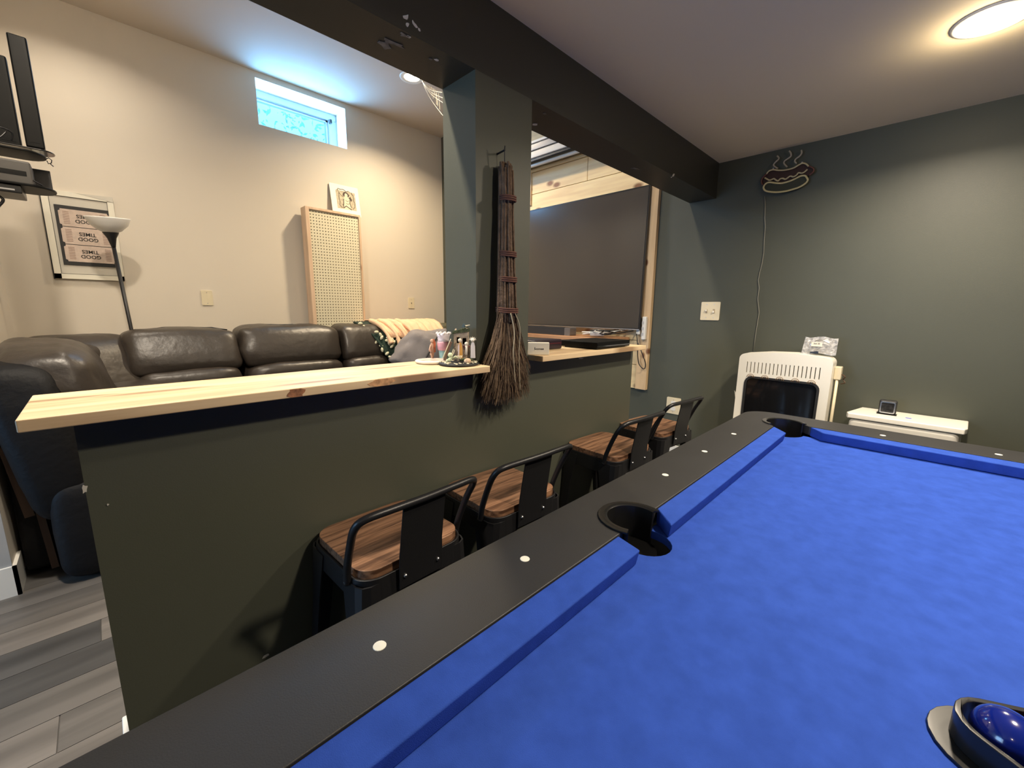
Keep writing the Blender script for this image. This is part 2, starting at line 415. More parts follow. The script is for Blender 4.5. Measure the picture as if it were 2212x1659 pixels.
# ------------------------------------------------------------------ window
win = thing('window_1', None, None, ((wx0 + wx1) / 2, BY + .3, wz0)); win['kind'] = 'structure'
fy = BY + .20
MB().box((wx0, fy, wz1 - .055), (wx1, fy + .08, wz1)).box((wx1 - .07, fy, wz0), (wx1, fy + .08, wz1 - .055)).box((wx0, fy, wz0), (wx0 + .03, fy + .08, wz1)).build('window_frame', mat('vinyl_frame', (.50, .56, .66), .4), win, bevel=.004)
MB().box((wx0 + .03, fy + .02, wz1 - .075), (wx1 - .07, fy + .06, wz1 - .055)).box((wx1 - .09, fy + .02, wz0), (wx1 - .07, fy + .06, wz1 - .055)).build('sash', SILVER, win, bevel=.002)
MB().box((wx1 - .068, fy - .02, wz1 - .085), (wx1 - .045, fy + .01, wz1 - .05)).build('latch', BLACKP, win, bevel=.004)
g = mat('pane_glass', (.9, .97, 1), .02, trans=1, spec=.3); 
MB().box((wx0 + .03, fy + .035, wz0), (wx1 - .09, fy + .039, wz1 - .075)).build('pane', g, win)
# shrubs outside, seen through the glass
hedge = MB(); rnd = random.Random(3)
for i in range(9000):
    x = rnd.uniform(.2, 5.5); y = BY + 1.6 + rnd.uniform(0, 1.0); z = rnd.uniform(2.6, 6.2)
    if rnd.random() < .25: continue
    s_ = rnd.uniform(.015, .045); a = rnd.uniform(0, PI); R = Matrix.Rotation(a, 3, 'Y') @ Matrix.Rotation(rnd.uniform(-1, 1), 3, 'X') @ Matrix.Rotation(rnd.uniform(-1, 1), 3, 'Z')
    q = [Vector((-s_, 0, 0)), Vector((0, 0, s_ * .4)), Vector((s_, 0, 0)), Vector((0, .01, -s_ * .4))]
    c = Vector((x, y, z)); hedge.add([c + R @ v for v in q], [(0, 1, 2, 3)])
hd = hedge.build('shrub_foliage', mat('wet_leaves', (.35, .72, .55), .5, var=.35, vscale=3)); tag(hd, 'green leafy shrub outdoors, seen through the small high window', 'shrub', kind='stuff')

# ------------------------------------------------------------------ recessed lights
def downlight(x, y, z, label):
    t = thing('recessed_light', label, 'ceiling light', (x, y, z), group='recessed ceiling lights')
    MB().lathe([(.062, -.002), (.085, -.006), (.092, -.004), (.094, .0), (.062, .002)], (x, y, z), caps=False).build('trim_ring', CREAM, t, smooth=True)
    MB().lathe([(.001, -.001), (.060, -.001), (.060, .001), (.001, .001)], (x, y, z)).build('lens', mat('lamp_lens', (1, .9, .7), .4, emit=(1, .84, .56), estr=30), t)
    return t
downlight(1.985, 3.15, LC, 'round lit recessed light in the living room ceiling, beside the cobweb')
downlight(2.075, -.01, PC, 'round lit recessed light in the pool room ceiling, top right')

# cobweb between lamp and column
wb = MB()
A = at(912, 175, 2, LC - .01)
for (x, y, yy) in [(957, 222, 1.24), (957, 212, 1.24), (955, 200, 1.24), (957, 250, 1.24)]:
    B = at(x, y, 1, yy); P = [A.lerp(B, i / 8) + Vector((0, 0, -.02 * math.sin(PI * i / 8))) for i in range(9)]
    wb.tube(P, .0013, 4)
for i in range(14):
    t0 = .25 + .05 * i; B1 = at(957, 205, 1, 1.24); B2 = at(957, 248, 1, 1.24)
    wb.tube([A.lerp(B1, t0), A.lerp(B1.lerp(B2, .5), t0 + .04 * rnd.random()), A.lerp(B2, t0 + .05 * rnd.random())], .0009, 4)
tag(wb.build('cobweb', mat('cobweb_thread', (.8, .7, .5), .8)), 'pale dusty cobweb stretched from the living room ceiling light to the column', 'cobweb')

# ------------------------------------------------------------------ bar boards
BZ = 1.025
bar = thing('bar_board', 'long pale pine bar board on the half wall, left of the column', 'bar counter', (.38, 1.09, 1.003))
MB().box((-.108, .968, 1.004), (.868, 1.222, BZ)).build('board', PINE, bar, bevel=.0025)
# dark knots on its front edge
for k, (px, w_k, m) in enumerate([(640, 19, mat('knot_brown', (.30, .13, .06), .6, var=.4, vscale=120)), (825, 26, mat('bark_edge', (.52, .29, .14), .6, var=.35, vscale=90))]):
    P0 = at(px - w_k, 848 - (px - 640) * .125, 1, .967); P1 = at(px + w_k, 848 - (px - 640) * .125, 1, .967)
    cx, hw = (P0.x + P1.x) / 2, (P1.x - P0.x) / 2
    pts = [(cx + hw * math.cos(a) * (1 + .25 * math.sin(4 * a + k)), max(1.0055, min(1.0235, 1.0145 + .012 * math.sin(a)))) for a in [2 * PI * i / 14 for i in range(14)]]
    MB().poly(pts, [], .9672, .9682, lambda u, v, w: (u, w, v)).build('knot', m, bar)
BZ2 = 1.036
bar2 = thing('bar_board', 'shorter pale pine bar board on the half wall, right of the column', 'bar counter', (1.5, 1.1, 1.0155))
MB().box((1.13, .975, 1.0155), (1.905, 1.0488, 1.036)).box((1.13, 1.0488, 1.0155), (1.905, 1.214, 1.036)).build('board', PINE, bar2, bevel=.002)

# ------------------------------------------------------------------ broom on the column
br = thing('twig_broom', 'rustic bundled twig broom hanging on the dark column', 'broom', (.975, 1.0, .87))
X0, Y0 = .978, 1.005
mb = MB(); rnd = random.Random(11)
for i in range(110):
    a = rnd.uniform(0, 2 * PI); r = .024 * math.sqrt(rnd.random())
    zt = 1.66 - rnd.random() * .035 if rnd.random() < .8 else 1.5 + rnd.random() * .1
    P = []
    for j in range(9):
        z = zt + (1.16 - zt) * j / 8; k = 1 + .5 * (j / 8) ** 2
        P.append((X0 - .006 * j / 8 + r * k * math.cos(a) + rnd.uniform(-.002, .002), Y0 + .014 * (1 - j / 8) + r * .9 * k * math.sin(a), z))
    mb.tube(P, rnd.uniform(.003, .005), 5)
mb.build('handle', TWIG, br, smooth=True)
mb = MB(); mb2 = MB()
for i in range(1900):
    a = rnd.uniform(0, 2 * PI); rr = math.sqrt(rnd.random()); z0 = rnd.uniform(1.18, 1.32); L = rnd.uniform(.24, .31) if rr < .6 else rnd.uniform(.16, .30)
    z1 = max(.865, 1.19 - L) if rnd.random() < .8 else .90 + rnd.random() * .12
    spx = .108 * rr * math.cos(a); spy = .050 * rr * math.sin(a); spy = min(spy, .036)
    bend = rnd.uniform(-.012, .012)
    P = []
    for j in range(7):
        t = j / 6; z = z0 + (z1 - z0) * t; w = .12 + .88 * max(0, (t - .12) / .88) ** 1.25
        P.append((X0 - .006 + spx * w + bend * math.sin(t * 4) * t, Y0 + spy * w - .004, z))
    (mb if rnd.random() < .6 else mb2).tube(P, [rnd.uniform(.0011, .0017)] * 5 + [.0010, .0005], 4, caps=False)
b1 = mb.build('bristles', TWIG, br); b1['kind'] = 'stuff'
b2 = mb2.build('bristles', TWIGL, br); b2['kind'] = 'stuff'
for z, r in ((1.55, .0255), (1.38, .0285), (1.30, .0310), (1.20, .0365)):
    w = MB()
    for k in range(3): w.tube([(X0 - .003 + r * math.cos(t), Y0 + r * math.sin(t), z + .006 * k - .006 + .003 * math.sin(t)) for t in [2 * PI * i / 16 for i in range(16)]], .0028, 5, closed=True)
    w.build('binding', TWINE, br, smooth=True)
w = MB().tube(spline([(X0 - .02, Y0 - .035, 1.19), (X0 - .012, Y0 - .045, 1.13), (X0 - .02, Y0 - .05, 1.06), (X0 - .012, Y0 - .052, .96)]), .0022, 5)
w.tube(spline([(X0 + .0, Y0 - .035, 1.19), (X0 + .014, Y0 - .045, 1.14), (X0 + .006, Y0 - .05, 1.05), (X0 + .012, Y0 - .052, .93)]), .0018, 5)
w.build('string', mat('pale_string', (.34, .29, .20), .9), br, smooth=True)
tag(MB().cyl((.968, 1.049, 1.69), (.967, 1.012, 1.693), .0028).tube([(.967, 1.014, 1.693), (.967, 1.012, 1.705)], .0022, 6).tube([(.967, 1.014, 1.69), (.970, 1.016, 1.65)], .0018, 6).build('wall_hook', BLACKM), 'small dark nail and loop above the broom on the column', 'hook')

# ------------------------------------------------------------------ television wall
pan = thing('wood_panel', 'knotty pine plank panel on the far wall behind the television', 'wall panel', (2.81, 2.1, .63))
zs = [.63, .81, .99, 1.17, 1.35, 1.53, 1.71, 1.85, 2.025, 2.19, 2.365]
for i in range(len(zs) - 1):
    cuts = [1.50, 3.2]
    if i % 2 == 1: cuts = [1.50, 2.02, 3.2]
    if zs[i] < 1: cuts = [1.50, 3.2]
    for a, b in zip(cuts, cuts[1:]):
        MB().box((2.81, a + .002, zs[i] + .002), (2.828, b - .002, zs[i + 1] - .002)).build('plank', PINEY, pan, bevel=.001, seg=1)
MB().box((2.795, 1.415, .632), (2.828, 1.4985, 2.6)).build('trim_board', PINEZ, pan, bevel=.0015)
MB().box((2.80, 1.50, 2.367), (2.828, 3.2, 2.39)).build('trim_board', PINEY, pan, bevel=.001)
MB().box((2.80, 2.60, 2.10), (2.81, 2.64, 2.367)).build('trim_board', PINEZ, pan, bevel=.001)
MB().box((2.81, 1.50, 2.392), (2.828, 3.2, 2.72)).build('plank', PINEY, pan, bevel=.001)
tv = thing('television', 'very large flat black television screen on the pine panel', 'television', (2.76, 2.3, 1.08))
TT = lambda u, v, w: (w + (v - 1.56) * .025, u, v)
MB().poly(rrect(1.468, 1.068, 3.175, 2.052, .004), [], 2.762, 2.782, TT).build('bezel', BLACKP, tv)
MB().poly([(1.478, 1.080), (3.165, 1.080), (3.165, 2.042), (1.478, 2.042)], [], 2.7605, 2.7625, TT).build('screen', SCREENM, tv)
MB().poly([(1.47, 1.0685), (3.172, 1.0685), (3.172, 1.075), (1.47, 1.075)], [], 2.7595, 2.762, TT).build('bottom_strip', SILVER, tv)
MB().box((2.79, 1.9, 1.3), (2.81, 2.7, 1.8)).build('wall_mount', BLACKM, tv)
# projector screen housing above
ps = thing('projector_screen', 'white and grey rolled projector screen case above the television', 'projector screen', (2.62, 2.4, 2.36))
MB().cyl((2.70, 1.62, 2.375), (2.70, 3.2, 2.375), .013, n=16).build('weight_bar', mat('satin_white', (.6, .6, .58), .25), ps, smooth=True)
MB().box((2.65, 1.6, 2.412), (2.79, 3.2, 2.462)).build('case', mat('case_white', (.62, .61, .58), .4), ps, bevel=.006)
MB().box((2.66, 1.6, 2.394), (2.79, 3.2, 2.411)).build('slot', BLACKP, ps)
MB().box((2.662, 1.6, 2.463), (2.80, 3.2, 2.470)).build('slot', BLACKP, ps)
MB().box((2.655, 1.6, 2.471), (2.80, 3.2, 2.520)).build('bracket', mat('grey_metal', (.22, .22, .23), .4, metal=.4), ps, bevel=.004)
MB().box((2.645, 1.6, 2.521), (2.80, 3.2, 2.540)).build('top_edge', WHITEP, ps, bevel=.003)
for y_ in (1.7, 2.9):
    MB().box((2.79, y_, 2.40), (2.808, y_ + .04, 2.54)).build('hanger', BLACKM, ps)
for y_ in (1.66, 3.1):
    MB().tube([(2.70, y_, 2.394), (2.70, y_, 2.388)], .004, 6).build('cord', BLACKM, ps)
# media shelf
ms = thing('media_shelf', 'brown pine wall shelf just under the television', 'shelf', (2.66, 2.3, .98))
MB().box((2.47, 1.57, .985), (2.795, 3.1, 1.012)).build('board', wood('shelf_pine', (.50, .27, .14), (.36, .18, .09), 'Y', 1.4, .45, knots=False), ms, bevel=.002)
for y_ in (1.6, 3.0): MB().box((2.50, y_, .955), (2.795, y_ + .03, .984)).build('support', BLACKM, ms)
sb = thing('soundbar', 'long black soundbar with silver end on the media shelf', 'soundbar', (2.60, 2.45, 1.021))
MB().poly(rrect(1.985, 1.0125, 2.95, 1.072, .008), [], 2.545, 2.62, lambda u, v, w: (w, u, v)).build('body', BLACKMAT, sb, bevel=.002)
MB().poly(rrect(1.93, 1.0122, 1.984, 1.073, .008), [], 2.543, 2.622, lambda u, v, w: (w, u, v)).build('end_cap', mat('end_grey', (.25, .24, .24), .3, metal=.6), sb)
cb = thing('cable_bundle', 'tangle of black and white cables under the right side of the television', 'cables', (2.65, 1.65, 1.021))
rnd = random.Random(5); mm = MB(); mw = MB()
for k in range(7):
    P = [(2.60 + rnd.uniform(-.06, .1), 1.60 + rnd.uniform(0, .22), 1.03 + rnd.uniform(0, .03)) for i in range(5)] + [(2.775, 1.5 + rnd.uniform(0, .2), 1.06)]
    (mm if k % 3 else mw).tube([Vector((p.x, p.y, max(p.z, 1.026))) for p in spline(P, 6)], .0045, 6)
mm.build('black_cable', BLACKP, cb, smooth=True); mw.build('white_cable', WHITEP, cb, smooth=True)
MB().box((2.56, 1.66, 1.0215), (2.60, 1.76, 1.045), R=Matrix.Rotation(.5, 3, 'Z')).build('adapter', mat('grey_plug', (.4, .4, .42), .3), cb, bevel=.004)
st = thing('power_strip', 'white power strip fixed upright on the pine trim right of the television', 'power strip', (2.78, 1.455, 1.0))
MB().box((2.765, 1.430, 1.0), (2.7945, 1.461, 1.165)).build('body', WHITEP, st, bevel=.006)
MB().box((2.768, 1.475, 1.035), (2.79, 1.505, 1.075)).build('plug', WHITEP, st, bevel=.006)
for z in (1.03, 1.07, 1.11): MB().box((2.7642, 1.443, z), (2.7655, 1.46, z + .02)).build('socket', mat('socket_grey', (.5, .5, .5), .5), st)
lc = MB().tube(spline([(2.77, 1.50, 1.04), (2.74, 1.47, .97), (2.755, 1.47, .88), (2.765, 1.46, .82), (2.775, 1.425, .79), (2.78, 1.42, .83), (2.77, 1.45, .91), (2.765, 1.49, .99)]), .0035, 6)
tag(lc.build('hanging_cord', BLACKP, smooth=True), 'thin dark cord looping down in front of the pine trim board', 'cord')

# things on the right bar board
wbx = thing('small_box', 'small white cardboard box on the right bar board, next to the column', 'box', (1.172, 1.035, BZ2))
RB = Matrix.Rotation(-PI / 4 - .05, 3, 'Z'); cb0 = Vector((1.172, 1.035, BZ2 + .0225))
MB().box(cb0 - Vector((.040, .020, .022)), cb0 + Vector((.040, .020, .022)), R=RB).build('carton', PAPER, wbx, bevel=.001)
text('print', 'Soonee', .012, cb0 + RB @ Vector((.002, -.0206, 0)), RB @ Matrix.Rotation(PI/2, 3, 'X'), INK, wbx)
rc = thing('receiver', 'flat black electronics box on the right end of the bar board', 'electronics', (1.64, 1.09, BZ2))
MB().box((1.502, .992, BZ2 + .004), (1.775, 1.19, BZ2 + .032)).build('body', DEVB, rc, bevel=.004)
MB().box((1.504, .9905, BZ2 + .011), (1.773, .9925, BZ2 + .016)).build('front_groove', GLOSSB, rc)
for x_ in (1.52, 1.73):
    for y_ in (1.01, 1.15): MB().box((x_, y_, BZ2), (x_ + .03, y_ + .03, BZ2 + .004)).build('foot', BLACKP, rc)
gc = thing('game_console', 'dark purplish black box behind the small white carton on the bar board', 'electronics', (1.33, 1.16, BZ2))
MB().box((1.25, 1.125, BZ2 + .0005), (1.43, 1.212, BZ2 + .042)).build('body', mat('purple_black', (.02, .012, .02), .3), gc, bevel=.006)
MB().box((1.26, 1.1235, BZ2 + .024), (1.42, 1.125, BZ2 + .028)).build('seam', mat('dark_red_line', (.07, .01, .02), .4), gc)

# ------------------------------------------------------------------ wall plates
def plate(name, label, cat, c, w, h, face, kind):
    """face 'x': on the far wall; 'y': on the back wall"""
    t = thing(name, label, cat, c)
    T = (lambda u, v, q: (c[0] - q, c[1] - u, c[2] + v)) if face == 'x' else (lambda u, v, q: (c[0] + u, c[1] - q, c[2] + v))
    MB().poly(rrect(-w / 2, -h / 2, w / 2, h / 2, .006), [], 0, .006, T).build('cover', IVORY, t, bevel=.0015)
    if kind == 'double_switch':
        for s_ in (-.023, .023):
            MB().poly([(s_ - .006, -.013), (s_ + .006, -.013), (s_ + .006, .013), (s_ - .006, .013)], [], .006, .0075, T).build('slot', mat('slot_tan', (.35, .29, .2), .5), t)
            MB().poly([(s_ - .004, -.002 if s_ < 0 else -.011), (s_ + .004, -.002 if s_ < 0 else -.011), (s_ + .004, .010 if s_ < 0 else .002), (s_ - .004, .010 if s_ < 0 else .002)], [], .0075, .017, T).build('toggle', CREAM, t, bevel=.001)
    elif kind == 'switch':
        MB().poly([(-.005, -.012), (.005, -.012), (.005, .012), (-.005, .012)], [], .006, .0075, T).build('slot', mat('slot_tan', (.35, .29, .2), .5), t)
        MB().poly([(-.004, -.002), (.004, -.002), (.004, .010), (-.004, .010)], [], .0075, .017, T).build('toggle', IVORY, t)
    elif kind == 'outlet':
        for z in (-.02, .02): MB().poly(rrect(-.017, z - .014, .017, z + .014, .006), [], .006, .008, T).build('receptacle', WHITEP, t)
    elif kind == 'jack':
        MB().poly(arc(0, 0, .005, 0, 330, 10), [], .006, .012, T).build('jack', SILVER, t)
    for s_ in ((-.023, .023) if kind == 'double_switch' else (0,)):
        for z in (-h * .36, h * .36): MB().poly(arc(s_, z, .0028, 0, 330, 8), [], .006, .0072, T).build('screw', SILVER, t)
    return t
plate('switch_plate', 'ivory double light switch plate on the dark far wall', 'light switch', (FX, 1.02, 1.208), .117, .117, 'x', 'double_switch')
plate('outlet_plate', 'white outlet plate low on the far wall behind the farthest stool', 'outlet', (FX, 1.21, .545), .10, .117, 'x', 'outlet')
plate('wall_plate', 'blank ivory wall plate on the back wall above the sofa', 'wall plate', (.618, BY, 1.265), .07, .112, 'y', 'blank')
plate('wall_plate', 'narrow ivory cable jack plate on the back wall above the blanket', 'wall plate', (2.402, BY, 1.262), .07, .112, 'y', 'jack')

# ------------------------------------------------------------------ neon hot dog sign
NX = 2.80
def npts(l, X=NX): return [at(1630 + x * 140 / 2111, 315 + y * 110 / 1659, 0, X) for x, y in l]
ns = thing('neon_sign', 'unlit hot dog shaped neon tube sign on the dark far wall', 'neon sign', (2.82, .68, 1.86))
NT = mat('neon_tube_tan', (.52, .44, .26), .35); NW = mat('neon_tube_white', (.42, .36, .28), .4); NR = mat('neon_tube_red', (.13, .045, .035), .4)
saus_u = [(385, 920), (470, 820), (620, 780), (800, 800), (1000, 790), (1250, 730), (1450, 620), (1560, 570), (1670, 590), (1760, 670)]
must = [(330, 1040), (400, 1080), (480, 1120), (560, 1100), (630, 1070), (700, 1120), (770, 1140), (830, 1080), (920, 1060), (990, 1090), (1060, 1060), (1160, 990), (1260, 1010), (1360, 960), (1430, 880), (1540, 890), (1630, 850), (1720, 765)]
bun = [(300, 1400), (310, 1300), (400, 1210), (520, 1190), (700, 1215), (900, 1215), (1150, 1150), (1350, 1060), (1500, 985), (1640, 975), (1700, 1040), (1730, 1120), (1650, 1230), (1450, 1350), (1200, 1430), (1000, 1480), (700, 1510), (400, 1480)]
def strip(outer, X, T_, name, m):
    P = npts(outer, X); pts = [(p.y, p.z) for p in P]
    MB().poly(pts, [], X, X + T_, lambda u, v, w: (w, u, v)).build(name, m, ns)
out_s = saus_u + [(1900, 720), (1930, 820), (1780, 980), (1640, 960), (1350, 1040), (1100, 1140), (800, 1200), (520, 1180), (400, 1190), (290, 1290), (230, 1260), (240, 1080), (330, 960)]
MB().tube(spline(npts(saus_u), 5), .0042, 7).build('sausage_tube', NT, ns, smooth=True)
MB().tube(spline(npts([(1760, 670), (1900, 720), (1920, 830), (1780, 960)]), 5), .004, 7).build('sausage_tube', NR, ns, smooth=True)
MB().tube(spline(npts([(385, 920), (250, 1060), (225, 1180), (260, 1270)]), 5), .004, 7).build('sausage_tube', NR, ns, smooth=True)
MB().tube(spline(npts(must), 4), .0042, 7).build('mustard_tube', NT, ns, smooth=True)
MB().tube(spline(npts(bun), 4, True), .0048, 7, closed=True).build('bun_tube', mat('neon_tube_yellow', (.62, .53, .28), .35), ns, smooth=True)
for l in ([(735, 325), (790, 390), (770, 450), (650, 560), (620, 640), (690, 700), (755, 740)], [(1125, 165), (1180, 240), (1180, 340), (1080, 420), (970, 500), (960, 580), (1060, 690)], [(1520, 140), (1530, 240), (1460, 340), (1340, 430), (1310, 510), (1370, 580)]):
    MB().tube(spline(npts(l), 4), .004, 7).build('steam_tube', NW, ns, smooth=True)
strip([(a, b) for a, b in out_s], 2.808, .006, 'sausage_backing', mat('sign_red_acrylic', (.045, .018, .012), .3))
strip(bun, 2.806, .006, 'bun_backing', mat('sign_green_acrylic', (.045, .045, .025), .3))
for p in [(610, 735), (1545, 540)]: 
    q = npts([p])[0]; MB().cyl((q.x, q.y, q.z), (FX, q.y, q.z), .004, n=8).build('standoff', SILVER, ns)
cd = [(1652, 424), (1653, 445), (1652, 470), (1653, 490), (1651, 520), (1650, 545), (1646, 570), (1641, 590), (1638, 605), (1640, 622), (1637, 645), (1640, 675), (1636, 700), (1632, 725), (1628, 758)]
tag(MB().tube([at(x, y, 0, 2.822) for x, y in cd], .0015, 6).build('sign_cord', mat('clear_cord', (.28, .27, .23), .25), smooth=True), 'thin clear cord hanging from the hot dog sign down to the heater', 'cord')

# ------------------------------------------------------------------ heater
ht = thing('wall_heater', 'cream gas wall heater with slotted top and black glass front', 'heater', (2.7, .54, .42))
Tx = lambda u, v, w: (w, u, v)
hy0, hy1, hz0, hz1 = .322, .757, .42, .985
out = [(hy0, hz0), (hy1, hz0)] + arc(hy1 - .03, hz1 - .045, .03, 0, 90, 6) + [((hy0 + hy1) / 2 + .08, hz1 - .001), ((hy0 + hy1) / 2 - .05, hz1 + .004)] + arc(hy0 + .03, hz1 - .038, .03, 90, 180, 6)
hole = rrect(.368, .50, .712, .838, .035)
slots = []
for i in range(19):
    y = .372 + i * (.713 - .372) / 18; s = rrect(y - .0022, .862, y + .0022, .925, .002, 2); slots.append(s[::-1])
MB().poly(out, [hole[::-1]] + slots, 2.62, 2.632, Tx).build('front_panel', CREAM, ht, bevel=.0012, seg=1)
sidep = [(p[0], p[1]) for p in out]; inn = [(hy0 + .004 + (p[0] - hy0) * .982, hz0 + .003 + (p[1] - hz0) * .987) for p in out]
MB().poly(sidep, [inn[::-1]], 2.632, 2.74, Tx).build('casing', CREAM, ht, bevel=.001, seg=1)
MB().poly(inn, [], 2.668, 2.676, Tx).build('inner_plate', mat('dim_steel', (.045, .035, .025), .5), ht)
for i in range(5):
    y = .40 + i * .072
    for r in (.018, .010): MB().tube([(2.6135, y + r * math.cos(a), .838 + 1.0 * r * math.sin(a)) for a in [PI * k / 10 for k in range(11)]], .0014, 5).build('burner_wire', mat('rust_wire', (.22, .12, .05), .5), ht)
MB().box((2.644, .366, .50), (2.667, .714, .842)).build('firebox', mat('firebox_black', (.012, .011, .010), .55), ht)
MB().poly(rrect(.372, .505, .708, .834, .032), [], 2.626, 2.629, Tx).build('glass', GLOSSB, ht)
fr = rrect(.362, .494, .718, .844, .04); MB().poly(fr, [rrect(.374, .507, .706, .832, .03)[::-1]], 2.616, 2.621, Tx).build('glass_rim', BLACKMAT, ht, bevel=.001)
MB().box((2.74, .36, .44), (2.829, .72, .95)).build('back_box', mat('steel_white', (.6, .58, .52), .5), ht)
kb = MB().box((2.69, .292, .862), (2.735, .3215, .93)); kb.build('control_box', IVORY, ht, bevel=.004)
MB().tube(spline([(2.71, .29, .89), (2.70, .275, .88), (2.71, .283, .865), (2.70, .272, .85), (2.715, .29, .84)]), .003, 6).build('valve_wires', TRIMBR, ht)
MB().cyl((2.70, .306, .862), (2.71, .306, .44), .007, n=8).build('gas_pipe', IVORY, ht, smooth=True)
MB().box((2.66, .40, .005), (2.80, .42, .42)).box((2.66, .66, .005), (2.80, .68, .42)).build('stand', CREAM, ht, bevel=.002)
tag(MB().poly([(.760, .705), (.79, .735), (.775, .668), (.762, .64)], [], 2.70, 2.701, Tx).build('paper_tag', PAPER), 'white paper corner sticking out left of the heater', 'paper')
# plastic bag of parts on the heater
bag = thing('plastic_bag', 'crinkled clear plastic parts bag standing on top of the heater', 'bag', (2.69, .40, .99))
rnd = random.Random(2); mb = MB(); nu, nv = 16, 12
for side in (-1, 1):
    k = len(mb.v); vs = []; fs = []
    for j in range(nv + 1):
        for i in range(nu + 1):
            u, v = i / nu, j / nv; y = .475 - .150 * u + (.012 * v if u < .5 else -.0) - .02 * v * (1 - u); z = .989 + .088 * v - .004 * math.sin(u * 9)
            d = .016 * math.sin(PI * u) * math.sin(PI * min(v * 1.1, 1)) + .006 * (rnd.random() - .5) * (1 if 0 < i < nu and 0 < j < nv else 0)
            vs.append((2.69 + side * d + .012 * v, y, z))
    for j in range(nv):
        for i in range(nu): a = j * (nu + 1) + i; fs.append((a, a + 1, a + nu + 2, a + nu + 1))
    mb.add(vs, fs)
gb = mat('bag_film', (.75, .75, .78), .12, alpha=.42, spec=1.0, var=.5, vscale=60, bump=.4, bscale=60)
mb.build('film', gb, bag)
MB().box((2.668, .385, 1.03), (2.6695, .432, 1.052)).build('sticker', PAPER, bag)
text('print', '364 35', .010, (2.6675, .4085, 1.044), Matrix(((0, 0, -1), (-1, 0, 0), (0, 1, 0))), INK, bag)
MB().box((2.685, .40, .991), (2.70, .435, 1.003)).build('black_clip', BLACKP, bag)
MB().tube(spline([(2.69, .36, 1.05), (2.69, .385, 1.06), (2.692, .42, 1.055), (2.69, .44, 1.02), (2.69, .40, 1.01)]), .004, 6).build('parts', SILVER, bag)

# ------------------------------------------------------------------ white bin with clock
bn = thing('lidded_bin', 'white lidded plastic bin against the far wall behind the pool table', 'bin', (2.7, .01, 0))
MB().poly([(2.60, -.165), (2.60, .232), (2.63, .24), (2.825, .198), (2.825, -.185), (2.63, -.175)][::-1], [], .69, .715).build('lid', CREAM, bn, bevel=.004, seg=3)
MB().poly([(2.604, -.152), (2.604, .228), (2.80, .20), (2.80, -.172)][::-1], [], .02, .6895).build('body', mat('bin_white', (.68, .66, .60), .5), bn, bevel=.02, seg=3)
MB().box((2.675, .005, .7152), (2.69, .026, .7158)).build('blue_mark', mat('blue_mark', (.12, .12, .7), .5), bn)
ck = thing('digital_clock', 'small square black and silver clock on the white bin', 'clock', (2.70, .087, .7155))
Rk = None
MB().box((2.70, .062, .7165), (2.735, .128, .785)).build('body', BLACKMAT, ck, bevel=.008, seg=3)
MB().poly(rrect(.067, .722, .123, .779, .007), [rrect(.0715, .727, .1185, .774, .005)[::-1]], 2.694, 2.70, Tx).build('bezel', SILVER, ck, bevel=.001)
MB().poly(rrect(.0715, .727, .1185, .774, .005), [], 2.698, 2.70, Tx).build('display', mat('lcd_dark', (.03, .03, .032), .15, var=.5, vscale=60), ck)
MB().box((2.69, .058, .7155), (2.74, .132, .7168)).build('base', BLACKP, ck)

# ------------------------------------------------------------------ back wall: poster, drawing, pegboard
po = thing('ticket_poster', 'white matted upside-down poster of three tickets reading GOOD TIMES, left on the back wall', 'poster', (0, 3.94, 1.37))
Ty = lambda u, v, w: (u, w, v)
TBR = mat('ticket_brown', (.30, .20, .16), .8)
px0, px1, pz0, pz1 = -.158, .165, 1.365, 1.90
MB().box((px0, 3.938, pz0), (px1, 3.949, pz1)).build('backing', MATB, po, bevel=.001)
def frame(x0, z0, x1, z1, w, y0, y1, nm, m): 
    for a in (((x0, y0, z0), (x0 + w, y1, z1)), ((x1 - w, y0, z0), (x1, y1, z1)), ((x0, y0, z1 - w), (x1, y1, z1)), ((x0, y0, z0), (x1, y1, z0 + w))): MB().box(*a).build(nm, m, po)
frame(px0, pz0, px1, pz1, .030, 3.932, 3.9375, 'mat_strip', PAPER)
frame(px0 + .031, pz0 + .031, px1 - .031, pz1 - .031, .0016, 3.935, 3.9385, 'crease_line', INK)
MB().box((px0 + .0, 3.936, pz0 - .003), (px0 - .006, 3.9495, pz1)).build('dark_edge', BLACKP, po)
MB().add([(px0 + .15, 3.931, pz1 - .002), (px1, 3.931, pz1 + .004), (px1 + .002, 3.926, pz1 - .05), (px1, 3.931, pz1 - .03)], [(0, 1, 2, 3)]).build('curled_corner', MATB, po)
MB().box((px0 + .048, 3.933, 1.452), (px1 - .020, 3.9376, 1.815)).build('print', BLACKMAT, po)
Rt = Matrix.Rotation(PI, 3, 'Y') @ Matrix.Rotation(PI / 2, 3, 'X')
for k in range(3):
    z0 = 1.474 + k * .108; xa, xb = px0 + .062, px1 - .030; n = .009
    tk = MB().poly([(xa + n, z0), (xb - n, z0), (xb - n, z0 + .008), (xb, z0 + n + .004), (xb, z0 + .09), (xb - n, z0 + .096), (xb - n, z0 + .104), (xa + n, z0 + .104), (xa + n, z0 + .096), (xa, z0 + .09), (xa, z0 + n + .004), (xa + n, z0 + .008)], [], 3.9315, 3.933, Ty).build('ticket', TICKET, po)
    for word, dz in (('GOOD', .036), ('TIMES', .067)):
        text('lettering', word, .030, ((xa + xb) / 2, 3.9312, z0 + dz), Rt, INK, po, bold=.0006)
    for (a, b) in ((xa + .018, xa + .046), (xb - .046, xb - .018)):
        ln = MB()
        for j in range(8): ln.box((a, 3.931, z0 + .016 + j * .010), (b, 3.9314, z0 + .0195 + j * .010))
        ln.build('ticket_lines', TBR, po)['kind'] = 'stuff'

